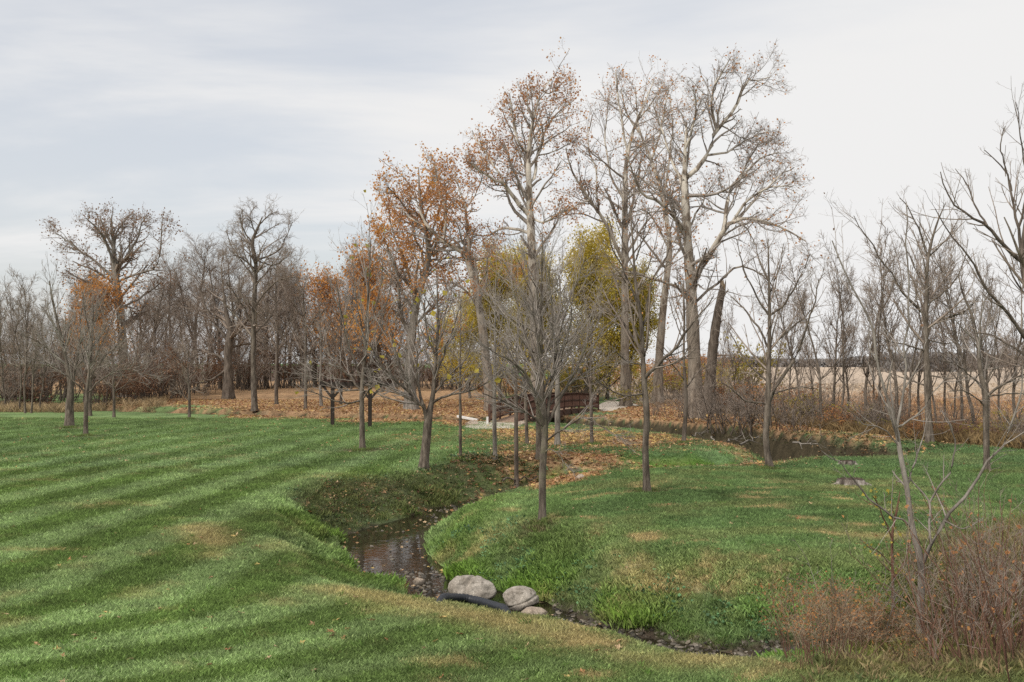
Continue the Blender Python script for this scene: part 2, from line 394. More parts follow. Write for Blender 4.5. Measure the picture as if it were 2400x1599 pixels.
def mat_leaf(name, stops, trans=.5):
    """colour from the per-leaf value 'tone'"""
    m, nt, b = new_mat(name)
    a = node(nt, 'ShaderNodeAttribute', attribute_name='tone')
    c = ramp(nt, a.outputs['Fac'], stops)
    nt.links.new(c, b.inputs['Base Color']); b.inputs['Roughness'].default_value = .7
    tr = node(nt, 'ShaderNodeBsdfTranslucent'); nt.links.new(c, tr.inputs['Color'])
    mx = node(nt, 'ShaderNodeMixShader'); mx.inputs[0].default_value = trans
    out = nt.nodes['Material Output']
    nt.links.new(b.outputs[0], mx.inputs[1]); nt.links.new(tr.outputs[0], mx.inputs[2]); nt.links.new(mx.outputs[0], out.inputs[0])
    return m
def mat_instance(name, trans=.25, rough=.7):
    """colour carried by each scattered piece ('tint')"""
    m, nt, b = new_mat(name)
    a = node(nt, 'ShaderNodeAttribute', attribute_name='tint', attribute_type='INSTANCER')
    a2 = node(nt, 'ShaderNodeAttribute', attribute_name='tone')
    v = ramp(nt, a2.outputs['Fac'], [(0, (.55, .55, .55)), (1, (1.5, 1.5, 1.4))])
    c = mixrgb(nt, 1.0, a.outputs['Color'], v, 'MULTIPLY')
    nt.links.new(c, b.inputs['Base Color']); b.inputs['Roughness'].default_value = rough
    tr = node(nt, 'ShaderNodeBsdfTranslucent'); nt.links.new(c, tr.inputs['Color'])
    mx = node(nt, 'ShaderNodeMixShader'); mx.inputs[0].default_value = trans
    nt.links.new(b.outputs[0], mx.inputs[1]); nt.links.new(tr.outputs[0], mx.inputs[2]); nt.links.new(mx.outputs[0], nt.nodes['Material Output'].inputs[0])
    return m
def mat_plain(name, stops, scale=8.0, rough=.8, stretch=None, bmp=(.5, .01), detail=5):
    m, nt, b = new_mat(name); o = coord(nt)
    n = noise(nt, o, scale, detail, .65, stretch)
    nt.links.new(ramp(nt, n, stops), b.inputs['Base Color']); b.inputs['Roughness'].default_value = rough
    bump(nt, b, noise(nt, o, scale * 3, 5, .7, stretch), *bmp)
    return m
def mat_water():
    m, nt, b = new_mat('water'); p = geo_pos(nt)
    b.inputs['Base Color'].default_value = (.020, .016, .010, 1); b.inputs['Roughness'].default_value = .03
    b.inputs['Specular IOR Level'].default_value = .5; b.inputs['IOR'].default_value = 1.33
    bump(nt, b, noise(nt, p, 5, 3, .5), .12, .03)
    return m

# ------------------------------------------------------------------ ground sheet
def axis(parts):
    out = []
    for a, b, st in parts: out.append(np.arange(a, b, st))
    return np.concatenate(out)
GX = np.concatenate([-np.geomspace(4000, 62, 26), axis([(-60, -26, 1.0), (-26, -9, .3), (-9, 10, .125), (10, 26, .28), (26, 60, 1.0)]), np.geomspace(62, 4000, 26)])
GY = np.concatenate([axis([(-12, 6, 1.0), (6, 36, .15), (36, 68, .3), (68, 110, 1.0)]), np.geomspace(112, 6000, 34)])
XX, YY = np.meshgrid(GX, GY)
gx, gy = XX.ravel(), YY.ravel()
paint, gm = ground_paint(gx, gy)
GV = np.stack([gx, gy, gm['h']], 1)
nx, ny = len(GX), len(GY)
ii = (np.arange(ny - 1)[:, None] * nx + np.arange(nx - 1)[None, :]).ravel()
GF = np.stack([ii, ii + 1, ii + 1 + nx, ii + nx], 1)
isf = gm['field'][GF].mean(1) > .5
M_GROUND = mat_ground()
def part_mesh(name, V, F, cols):
    used = np.unique(F); remap = np.full(len(V), -1); remap[used] = np.arange(len(used))
    return np_mesh(name, V[used], remap[F], True, {k: a[used] for k, a in cols.items()})
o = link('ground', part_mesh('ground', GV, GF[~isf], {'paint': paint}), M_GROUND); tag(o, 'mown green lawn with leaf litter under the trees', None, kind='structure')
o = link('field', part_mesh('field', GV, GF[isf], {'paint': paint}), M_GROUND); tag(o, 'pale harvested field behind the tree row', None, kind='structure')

# water sheets, hidden by the banks wherever the land is higher
def water_sheet(name, line, z, step, box, label):
    xs = np.arange(box[0], box[1], step); ys = np.arange(box[2], box[3], step)
    X, Y = np.meshgrid(xs, ys); h, be, ce = relief(X.ravel(), Y.ravel())
    wet = (h < z + .06).reshape(X.shape)
    n = len(xs); I, J = np.nonzero(wet[:-1, :-1] | wet[1:, :-1] | wet[:-1, 1:] | wet[1:, 1:])
    F = np.stack([I * n + J, I * n + J + 1, (I + 1) * n + J + 1, (I + 1) * n + J], 1)
    V = np.stack([X.ravel(), Y.ravel(), np.full(X.size, z)], 1)
    o = link(name, part_mesh(name, V, F, {}), M_WATER); tag(o, label, None, kind='structure')
M_WATER = mat_water()
water_sheet('brook_water', BROOK, WZ, .2, (-7, 16, 11, 36), 'dark shallow water of the small brook')
water_sheet('creek_water', CREEK, -2.06, .4, (-16, 20, 38, 72), 'dark water in the deep creek under the bridge')

# ------------------------------------------------------------------ scattering of uncountable small stuff
def clump_mesh(name, n, rad, hmin, hmax, wid, seed, lean=.5):
    r = np.random.default_rng(seed)
    a = r.uniform(0, 2 * PI, n); d = rad * np.sqrt(r.uniform(0, 1, n)); h = r.uniform(hmin, hmax, n); yaw = r.uniform(0, PI, n)
    bx_, by_ = d * np.cos(a), d * np.sin(a); lx, ly = r.normal(0, lean, n) * h, r.normal(0, lean, n) * h
    w = wid * r.uniform(.7, 1.3, n)
    dx, dy = np.cos(yaw) * w, np.sin(yaw) * w
    z0 = np.full(n, -.01)
    A = np.stack([bx_ - dx, by_ - dy, z0], 1); B = np.stack([bx_ + dx, by_ + dy, z0], 1)
    C = np.stack([bx_ + lx * .4 + dx * .7, by_ + ly * .4 + dy * .7, h * .6], 1); D = np.stack([bx_ + lx, by_ + ly, h], 1)
    V = np.stack([A, B, C, D], 1).reshape(-1, 3); i = np.arange(n) * 4
    F = np.concatenate([np.stack([i, i + 1, i + 2], 1), np.stack([i, i + 2, i + 3], 1)])
    return np_mesh(name, V, F, False, {'tone': np.repeat(r.uniform(.1, .9, n), 4)})
def scatter(name, P, rot, scl, tint, variants, mat, label, seed=0, kind='stuff'):
    """variants: meshes; one point = one piece"""
    r = np.random.default_rng(seed)
    me = bpy.data.meshes.new(name); n = len(P)
    me.vertices.add(n); me.vertices.foreach_set('co', np.ascontiguousarray(P, np.float32).ravel())
    a = me.attributes.new('rot', 'FLOAT_VECTOR', 'POINT'); a.data.foreach_set('vector', np.ascontiguousarray(rot, np.float32).ravel())
    a = me.attributes.new('scl', 'FLOAT', 'POINT'); a.data.foreach_set('value', np.ascontiguousarray(scl, np.float32))
    a = me.attributes.new('tint', 'FLOAT_COLOR', 'POINT'); c4 = np.ones((n, 4), np.float32); c4[:, :3] = tint; a.data.foreach_set('color', c4.ravel())
    a = me.attributes.new('variant', 'INT', 'POINT'); a.data.foreach_set('value', r.integers(0, len(variants), n).astype(np.int32))
    ob = bpy.data.objects.new(name, me); COL.objects.link(ob); tag(ob, label, None, kind=kind)
    ng = bpy.data.node_groups.new(name + '_spread', 'GeometryNodeTree')
    ng.interface.new_socket('Geometry', in_out='INPUT', socket_type='NodeSocketGeometry'); ng.interface.new_socket('Geometry', in_out='OUTPUT', socket_type='NodeSocketGeometry')
    gi, go = ng.nodes.new('NodeGroupInput'), ng.nodes.new('NodeGroupOutput'); jn = ng.nodes.new('GeometryNodeJoinGeometry')
    def attr(nm, t):
        x = ng.nodes.new('GeometryNodeInputNamedAttribute'); x.data_type = t; x.inputs['Name'].default_value = nm; return x.outputs[0]
    rt, sc_, vr = attr('rot', 'FLOAT_VECTOR'), attr('scl', 'FLOAT'), attr('variant', 'INT')
    e2r = ng.nodes.new('FunctionNodeEulerToRotation'); ng.links.new(rt, e2r.inputs[0])
    for k, vm in enumerate(variants):
        if len(vm.materials) == 0: vm.materials.append(mat)
        src = bpy.data.objects.new(vm.name, vm)          # never placed in the scene: only the source of the scattered pieces
        oi = ng.nodes.new('GeometryNodeObjectInfo'); oi.inputs['Object'].default_value = src
        cmp_ = ng.nodes.new('FunctionNodeCompare'); cmp_.data_type = 'INT'; cmp_.operation = 'EQUAL'
        ng.links.new(vr, cmp_.inputs[2]); cmp_.inputs[3].default_value = k
        ip = ng.nodes.new('GeometryNodeInstanceOnPoints')
        ng.links.new(gi.outputs[0], ip.inputs['Points']); ng.links.new(cmp_.outputs[0], ip.inputs['Selection'])
        ng.links.new(oi.outputs['Geometry'], ip.inputs['Instance']); ng.links.new(e2r.outputs[0], ip.inputs['Rotation']); ng.links.new(sc_, ip.inputs['Scale'])
        ng.links.new(ip.outputs[0], jn.inputs[0])
    ng.links.new(jn.outputs[0], go.inputs[0])
    md = ob.modifiers.new('spread', 'NODES'); md.node_group = ng
    return ob
def sample(n, box, keep, seed, near=None):
    """random places in the view wedge, kept with probability keep(mask)"""
    r = np.random.default_rng(seed)
    y = r.uniform(box[0], box[1], n) if near is None else box[0] * (box[1] / box[0]) ** (r.uniform(0, 1, n) ** near)
    x = r.uniform(-1, 1, n) * (y * .535 + 1.2)
    c, m = ground_paint(x, y)
    ok = r.uniform(0, 1, n) < keep(m, x, y)
    return x[ok], y[ok], m['h'][ok], c[ok], {k: v[ok] for k, v in m.items()}, r
M_BLADE = mat_instance('grass_blades', .3)
def grass_keep(m, x, y):
    return (1 - m['mud']) * (1 - .9 * m['field']) * (1 - .8 * np.clip(m['lpatch'], 0, 1)) * (1 - m['crk']) * (1 - .8 * m['ring']) * (1 - .7 * m['cov']) * (m['h'] > WZ + .045)
x, y, h, c, m, r = sample(210000, (6.6, 33), grass_keep, 11, .92)
far_k = 1 + (y - 7) * .028
rot = np.stack([r.normal(0, .12, len(x)), r.normal(0, .12, len(x)), r.uniform(0, 2 * PI, len(x))], 1)
scl = (.78 + .5 * r.uniform(0, 1, len(x))) * far_k * (1 + 1.5 * m['fresh'] + .35 * m['brush']) * (1 - .25 * m['dry'])
tint = c * (.72 + .85 * r.uniform(0, 1, (len(x), 1))) * np.array([1.12, 1.10, 1.0])
turf = [clump_mesh('turf', 26, .10, .018, .052, .0028, s, .6) for s in (1, 2, 3)]
scatter('lawn_grass', np.stack([x, y, h], 1), rot, scl, tint, turf, M_BLADE, 'short mown grass blades covering the lawn', 1)
x, y, h, c, m, r = sample(60000, (33, 64), grass_keep, 12, .95)
rot = np.stack([r.normal(0, .1, len(x)), r.normal(0, .1, len(x)), r.uniform(0, 2 * PI, len(x))], 1)
turf2 = [clump_mesh('far_turf', 18, .22, .03, .07, .007, s, .6) for s in (4, 5)]
scatter('far_lawn_grass', np.stack([x, y, h], 1), rot, r.uniform(.8, 1.5, len(x)), c * (.85 + .5 * r.uniform(0, 1, (len(x), 1))) * 1.06, turf2, M_BLADE, 'short grass blades on the farther lawn', 2)
# longer tufts at the water's edge, on the banks and in the brush corner
def tuft_keep(m, x, y): return np.clip(m['fresh'] * .9 + .022 * (y < 26) + .30 * m['brush'] + .22 * m['cov'] + .22 * (np.exp(-((m['be'] - .7) / .6) ** 2)) * (y < 40), 0, 1) * (1 - m['dry']) * (1 - m['mud']) * (m['h'] > WZ + .045) * (m['field'] < .5)
x, y, h, c, m, r = sample(60000, (7, 36), tuft_keep, 13, .95)
tint = c * (.8 + .7 * r.uniform(0, 1, (len(x), 1)))
tint = np.where((m['brush'] < .3)[:, None], np.array([.135, .235, .055]) * r.uniform(.5, 1.2, (len(x), 1)), tint)
sb = (r.uniform(0, 1, len(x)) < (.8 * m['brush'] + .18 * m['cov']))[:, None]
tint = np.where(sb, np.array([.30, .235, .13]) * r.uniform(.4, 1.2, (len(x), 1)), tint)
tall = [clump_mesh('tuft', 22, .10, .08, .24, .0022, s, .38) for s in (6, 7, 8)]
rot = np.stack([r.normal(0, .15, len(x)), r.normal(0, .15, len(x)), r.uniform(0, 2 * PI, len(x))], 1)
scatter('bank_grass', np.stack([x, y, h], 1), rot, r.uniform(.25, .62, len(x)) * (1 + .8 * m['brush']), tint, tall, M_BLADE, 'longer fresh grass along the brook and dry grass in the brush', 3)

# low leafy ground cover (clover, ivy)
def leaflets(name, n, rad, size, seed, height=.05):
    r = np.random.default_rng(seed)
    a = r.uniform(0, 2 * PI, n); d = rad * np.sqrt(r.uniform(0, 1, n)); c = np.stack([d * np.cos(a), d * np.sin(a), r.uniform(.01, height, n)], 1)
    t = r.normal(0, 1, (n, 3)); t[:, 2] *= .4; t /= np.linalg.norm(t, axis=1)[:, None]
    up = np.array([0, 0, 1.]) + r.normal(0, .45, (n, 3)); s_ = np.cross(t, up); s_ /= np.linalg.norm(s_, axis=1)[:, None]
    L = size * r.uniform(.7, 1.3, (n, 1))
    V = np.stack([c - t * L, c + s_ * L * .8, c + t * L, c - s_ * L * .8], 1).reshape(-1, 3); i = np.arange(n) * 4
    return np_mesh(name, V, np.stack([i, i + 1, i + 2, i + 3], 1), False, {'tone': np.repeat(r.uniform(0, 1, n), 4)})
M_COVER = mat_instance('ground_cover', .3, .5)
def clover_keep(m, x, y):
    q = smoothstep(-.4, .6, in_poly(x, y, CLOVER)) * smoothstep(.42, .6, fbm(x * .8, y * .8, 101, 3))
    return np.clip(q + .65 * m['cov'] + .30 * (1 - smoothstep(.8, 3, m['ce'])) * (m['ce'] > .5), 0, 1) * (1 - m['mud']) * (m['h'] > WZ + .045)
x, y, h, c, m, r = sample(90000, (13, 60), clover_keep, 14, .9)
cv = np.maximum(m['cov'], (m['ce'] < 3) * 1.0)[:, None]
tint = np.array([.095, .185, .085]) * (1 - cv) + np.array([.085, .108, .045]) * cv
tint = np.where((m['ce'] < 3.2)[:, None], np.array([.060, .060, .028]), tint)  # leaflets in the creek cut tinted darker, its shade put into the colour
br = (r.uniform(0, 1, len(x)) < .30 * cv[:, 0])[:, None]
tint = np.where(br, np.array([.25, .17, .095]), tint) * r.uniform(.55, 1.5, (len(x), 1))
cl_m = [leaflets('leaflets', 16, .16, .022, s) for s in (1, 2, 3)]
rot = np.stack([r.normal(0, .2, len(x)), r.normal(0, .2, len(x)), r.uniform(0, 2 * PI, len(x))], 1)
scatter('ground_cover', np.stack([x, y, h], 1), rot, r.uniform(.7, 1.6, len(x)) * (1 + .6 * (y > 36)), tint, cl_m, M_COVER, 'low leafy ground cover on the brook banks', 4)

# fallen leaves
def leaf_mesh(name, size, seed, curl=.35):
    """a lobed leaf, folded along its midrib"""
    r = np.random.default_rng(seed); k = 10
    a = np.linspace(0, 2 * PI, k, endpoint=False) + .1
    rad = size * (0.72 + .34 * np.cos(5 * a / 1.0) * 1.0) * r.uniform(.85, 1.15, k)
    V = np.stack([rad * np.cos(a), rad * np.sin(a), curl * size * (np.abs(np.sin(a)) ** 1.4) * r.uniform(.4, 1.3, k)], 1)
    V = np.concatenate([[[0, 0, 0]], V]); i = np.arange(k)
    F = np.stack([np.zeros(k, int), i + 1, (i + 1) % k + 1], 1)
    return np_mesh(name, V, F, False, {'tone': np.concatenate([[.35], r.uniform(.3, .7, k)])})
M_FALLEN = mat_instance('fallen_leaf', .2, .75)
lv = [leaf_mesh('leaf', .085, s) for s in range(1, 5)]
pal = np.array([[.37, .19, .095], [.43, .27, .155], [.28, .14, .075], [.50, .36, .23], [.21, .12, .075], [.56, .41, .17]])
def leaf_keep(m, x, y): return np.clip(m['leaf'], 0, 1) ** 1.3 * (m['h'] > -1.6)
x, y, h, c, m, r = sample(150000, (26, 92), leaf_keep, 15, .75)
pick = r.integers(0, 6, len(x)); yel = (x > -2) & (x < 8) & (y > 44) & (y < 56)
pick = np.where(yel & (r.uniform(0, 1, len(x)) < .45), 5, pick)
tint = pal[pick] * r.uniform(.7, 1.25, (len(x), 1))
rot = np.stack([r.normal(0, .35, len(x)), r.normal(0, .35, len(x)), r.uniform(0, 2 * PI, len(x))], 1)
scatter('leaf_litter', np.stack([x, y, h + .03], 1), rot, r.uniform(.7, 1.5, len(x)), tint, lv, M_FALLEN, 'carpet of fallen orange brown leaves under the trees', 5)
def loose_keep(m, x, y): return np.clip(.12 + .6 * smoothstep(.45, .7, fbm(x * .2, y * .2, 111, 3)) * smoothstep(24, 44, y) + (.05 + .9 * ((y > 26.5) | (m['be'] > .05))) * np.exp(-(np.maximum(m['be'], 0) / .5) ** 2) * (y > 20), 0, 1) * (m['field'] < .5)
x, y, h, c, m, r = sample(6500, (9, 66), loose_keep, 16, .75)
tint = pal[r.choice([1, 3, 3, 5, 0], len(x))] * r.uniform(.8, 1.3, (len(x), 1))
rot = np.stack([r.normal(0, .4, len(x)), r.normal(0, .4, len(x)), r.uniform(0, 2 * PI, len(x))], 1)
scatter('loose_leaves', np.stack([x, y, np.maximum(h, WZ + .015) + .045], 1), rot, r.uniform(.5, .95, len(x)) * (.75 + .006 * y), tint, lv, M_FALLEN, 'single tan leaves strewn over the lawn', 6)

# pebbles in the shallow runs of the brook
def pebble_mesh(name, seed, size):
    bm = bmesh.new(); bmesh.ops.create_icosphere(bm, subdivisions=1, radius=size)
    r = np.random.default_rng(seed)
    for v in bm.verts: v.co = Vector((v.co.x * 1.3, v.co.y, v.co.z * .6)) * float(r.uniform(.75, 1.2))
    me = bpy.data.meshes.new(name); bm.to_mesh(me); bm.free()
    a = me.attributes.new('tone', 'FLOAT', 'POINT'); a.data.foreach_set('value', np.full(len(me.vertices), .45, np.float32))
    return me
def peb_keep(m, x, y):
    run = ((y < 22.0) & ((x < -1.4) | (x > .75))) * .9 + .02 + .35 * ((y > 25) & (x > -2.4) & (x < -.8))
    return np.clip(run, 0, 1) * (m['be'] < .25) * (m['h'] < WZ + .22) * (y < 33)
x, y, h, c, m, r = sample(90000, (12, 33), peb_keep, 17)
tint = np.array([.075, .064, .052]) * r.uniform(.3, 2.0, (len(x), 1)) ** 1.4
rot = r.uniform(0, 2 * PI, (len(x), 3)) * np.array([.1, .1, 1])
M_PEB = mat_instance('pebble', 0, .35)
scatter('stream_gravel', np.stack([x, y, np.maximum(h, WZ - .02) + .005], 1), rot, r.uniform(.35, 1.0, len(x)) ** 2 * 2.0, tint, [pebble_mesh('pebble', s, .036) for s in (1, 2, 3)], M_PEB, 'wet dark gravel in the shallow brook', 7)

# uncut grass round the feet of the lawn trees
rr_ = np.random.default_rng(71); fx_, fy_ = [], []
for (a_, b_, q_) in FEET:
    n_ = 46; an_ = rr_.uniform(0, 2 * PI, n_); ra_ = rr_.uniform(.10, .34, n_) * (.8 + .35 * q_); fx_.append(a_ + ra_ * np.cos(an_)); fy_.append(b_ + ra_ * np.sin(an_))
fx_, fy_ = np.concatenate(fx_), np.concatenate(fy_); c_, m_ = ground_paint(fx_, fy_); n_ = len(fx_)
scatter('uncut_grass', np.stack([fx_, fy_, m_['h']], 1), np.stack([rr_.normal(0, .2, n_), rr_.normal(0, .2, n_), rr_.uniform(0, 6.28, n_)], 1), rr_.uniform(.3, .8, n_), np.array([.15, .20, .06]) * rr_.uniform(.5, 1.3, (n_, 1)), tall, M_BLADE, 'longer uncut grass round the feet of the lawn trees', 10)
# stubble in the near part of the field
x, y, h, c, m, r = sample(26000, (42, 170), lambda m, x, y: (m['field'] > .6) * .9, 18, .6)
stub = [clump_mesh('stubble', 9, .16, .06, .22, .012, s_, .5) for s_ in (31, 32)]
scatter('field_stubble', np.stack([x, y, h], 1), np.stack([r.normal(0, .15, len(x)), r.normal(0, .15, len(x)), r.uniform(0, 6.28, len(x))], 1), r.uniform(.6, 1.5, len(x)), c * r.uniform(.7, 1.35, (len(x), 1)), stub, M_BLADE, 'broken tan stubble standing in the harvested field', 11)

# ------------------------------------------------------------------ trees: vectorised branching
UP = np.array([0, 0, 1.0])
def unit(v): return v / (np.linalg.norm(v, axis=-1, keepdims=True) + 1e-9)
def resample(P, R, k):
    """smooth polyline through P (n,3) with radii R, resampled to k points"""
    P = np.asarray(P, float); R = np.asarray(R, float); n = len(P)
    if n > 2:
        t = np.linspace(0, n - 1, 12 * n); i = np.clip(np.floor(t).astype(int), 0, n - 2); f = (t - i)[:, None]
        p0, p1, p2, p3 = P[np.maximum(i - 1, 0)], P[i], P[i + 1], P[np.minimum(i + 2, n - 1)]
        Q = .5 * (2 * p1 + (p2 - p0) * f + (2 * p0 - 5 * p1 + 4 * p2 - p3) * f ** 2 + (3 * p1 - p0 - 3 * p2 + p3) * f ** 3)
        S = R[i] + (R[i + 1] - R[i]) * f[:, 0]
    else: Q, S = P, R
    L = np.concatenate([[0], np.cumsum(np.linalg.norm(np.diff(Q, axis=0), axis=1))]); q = np.linspace(0, L[-1], k)
    return np.stack([np.interp(q, L, Q[:, j]) for j in range(3)], 1), np.interp(q, L, S)
def tubes(P, R, sides):
    """P (N,K,3), R (N,K) -> vertices, quads"""
    N, K, _ = P.shape
    T = unit(np.gradient(P, axis=1)); ref = np.where(np.abs(T[..., 2:3]) > .9, np.array([1., 0, 0]), UP)
    A = unit(np.cross(T, ref)); B = np.cross(T, A)
    a = np.linspace(0, 2 * PI, sides, endpoint=False)
    V = P[:, :, None] + R[:, :, None, None] * (np.cos(a)[:, None] * A[:, :, None] + np.sin(a)[:, None] * B[:, :, None])
    base_ = (np.arange(N)[:, None, None] * K + np.arange(K - 1)[None, :, None]) * sides
    s = np.arange(sides)[None, None, :]; s2 = (s + 1) % sides
    F = np.stack([base_ + s, base_ + s2, base_ + sides + s2, base_ + sides + s], -1).reshape(-1, 4)
    return V.reshape(-1, 3), F
def merge(parts):
    Vs, Fs, o = [], [], 0
    for V, F in parts: Vs.append(V); Fs.append(F + o); o += len(V)
    return np.concatenate(Vs), np.concatenate(Fs)
def grow(P, R, r, n, tmin=.25, ang=45, angs=12, ratio=.5, K=5, wig=.15, trop=.08, rr=.6, tip=.35, bias=0.0, taper=.5, lmin=.15, lmax=9e9, rmin=.004, flat=0.0):
    """children of every branch; n = mean number per branch (or per-branch array)"""
    N, KP, _ = P.shape
    L = np.linalg.norm(np.diff(P, axis=1), axis=2).sum(1)
    cnt = np.floor(np.broadcast_to(n, (N,)) + r.uniform(0, 1, N)).astype(int)
    idx = np.repeat(np.arange(N), cnt); M = len(idx)
    if M == 0: return np.zeros((0, K, 3)), np.zeros((0, K))
    t = tmin + (1 - tmin) * r.uniform(0, 1, M) ** .85 * .98
    s = t * (KP - 1); i0 = np.minimum(np.floor(s).astype(int), KP - 2); f = (s - i0)
    pos = P[idx, i0] * (1 - f)[:, None] + P[idx, i0 + 1] * f[:, None]
    tan = unit(P[idx, i0 + 1] - P[idx, i0]); rad = R[idx, i0] * (1 - f) + R[idx, i0 + 1] * f
    q = r.normal(0, 1, (M, 3)); q[:, 2] *= (1 - flat)
    perp = unit(q - (q * tan).sum(1, keepdims=True) * tan)
    an = np.radians(np.clip(r.normal(ang, angs, M), 8, 110))[:, None]
    d = unit(tan * np.cos(an) + perp * np.sin(an) + UP * bias)
    ln = np.clip(L[idx] * ratio * (1 - taper * t) * r.uniform(.55, 1.35, M), lmin, lmax)
    r0 = np.maximum(np.minimum(rad * .92, rad * rr * r.uniform(.75, 1.2, M)), rmin)
    out = np.zeros((M, K, 3)); out[:, 0] = pos; st = (ln / (K - 1))[:, None]
    for k in range(1, K):
        d = unit(d + r.normal(0, wig, (M, 3)) + UP * trop)
        out[:, k] = out[:, k - 1] + d * st
    RR = r0[:, None] * (1 - (1 - tip) * np.linspace(0, 1, K)[None, :] ** .9)
    return out, np.maximum(RR, rmin * .55)
def leaves_on(P, r, n, size, per=1, spread=.25, droop=.3, clump=None):
    """quads near the outer part of branches P; returns V, F, tone"""
    N, K, _ = P.shape
    w = np.ones(N) / N
    if clump is not None:
        g = clump(P[:, -1]); w = g / g.sum()
    i = r.choice(N, n, p=w); t = r.uniform(.3, 1, n) * (K - 1); k = np.minimum(np.floor(t).astype(int), K - 2); f = (t - k)[:, None]
    c = P[i, k] * (1 - f) + P[i, k + 1] * f + r.normal(0, spread, (n, 3))
    a = unit(r.normal(0, 1, (n, 3)) - UP * droop); b = unit(np.cross(a, r.normal(0, 1, (n, 3))))
    s = size * r.uniform(.6, 1.35, (n, 1)); nrm = np.cross(a, b)
    V = np.stack([c - a * s * .6, c + b * s * .55 + nrm * s * .2, c + a * s * .75, c - b * s * .55 + nrm * s * .2], 1).reshape(-1, 3)
    j = np.arange(n) * 4
    tone = np.clip(.55 * r.beta(2, 2, n) + .9 * fbm(c[:, 0] * .45 + c[:, 1] * .3, c[:, 2] * .45, 19, 3) - .22, 0, 1)
    return V, np.stack([j, j + 1, j + 2, j + 3], 1), np.repeat(tone, 4)

BARK = dict(
    grey=mat_bark('bark_grey_brown', (.042, .033, .026), (.112, .091, .071), (.215, .18, .145), 9.0),
    dark=mat_bark('bark_dark', (.045, .036, .028), (.105, .084, .067), (.18, .15, .122)),
    pale=mat_bark('bark_pale_grey', (.085, .073, .06), (.19, .168, .142), (.31, .28, .245)),
    moss=mat_bark('bark_mossy', (.045, .036, .028), (.118, .097, .076), (.22, .185, .15), 9.0, moss=(.145, .14, .085)),
    syc=mat_bark('bark_sycamore', (.066, .050, .038), (.155, .122, .093), (.27, .222, .175), 5.0, ((.52, .475, .405), 5.0, 15.0)),
    twig=mat_bark('twig_grey', (.17, .145, .125), (.27, .235, .205), (.38, .34, .30), 3.0),
    twigd=mat_bark('twig_brown', (.145, .114, .090), (.25, .20, .162), (.35, .295, .245), 3.0),
    red=mat_bark('twig_red_brown', (.07, .035, .025), (.14, .075, .05), (.22, .13, .09), 3.0),
    straw=mat_bark('dry_stem', (.13, .095, .06), (.26, .20, .13), (.40, .32, .23), 3.0),
)
LEAFM = dict(
    rust=mat_leaf('leaf_rust', [(0, (.24, .115, .06)), (.4, (.44, .21, .09)), (.75, (.60, .31, .115)), (1, (.70, .45, .19))]),
    orange=mat_leaf('leaf_orange', [(0, (.34, .15, .05)), (.4, (.56, .26, .07)), (.8, (.70, .37, .10)), (1, (.76, .50, .15))]),
    olive=mat_leaf('leaf_olive', [(0, (.22, .205, .045)), (.4, (.46, .385, .075)), (.75, (.68, .53, .09)), (1, (.80, .60, .12))]),
    yellow=mat_leaf('leaf_yellow', [(0, (.15, .14, .03)), (.4, (.36, .30, .05)), (.8, (.54, .43, .07)), (1, (.64, .52, .12))]),
    green=mat_leaf('leaf_dull_green', [(0, (.030, .042, .014)), (.5, (.075, .090, .030)), (1, (.15, .15, .06))]),
    brown=mat_leaf('leaf_brown', [(0, (.14, .078, .048)), (.5, (.26, .15, .088)), (1, (.38, .24, .15))]),
)
def tree_meshes(name, trunk, crown, leaf=None):
    """meshes for trunk (list of polylines or tubes), crown and foliage"""
    out = {}
    out['trunk'] = np_mesh(name + '_trunk', *merge(trunk))
    out['crown'] = np_mesh(name + '_crown', *merge(crown))
    if leaf is not None:
        V, F, t = leaf; out['foliage'] = np_mesh(name + '_foliage', V, F, False, {'tone': t})
    return out
def place_tree(name, ms, mats, loc, label, cat='tree', group=None, rz=0.0, s=1.0):
    e = empty(name, loc, rz, s); tag(e, label, cat, group)
    for k, me in ms.items():
        o = link(k, me, mats[k], e)
        if k != 'trunk': o['kind'] = 'stuff'
    return e
def flare(P, R, amount=.3, hgt_=.5):
    """root swell at the foot"""
    z = P[:, 2] - P[0, 2]; return R * (1 + amount * np.exp(-(z / hgt_) ** 1.0))

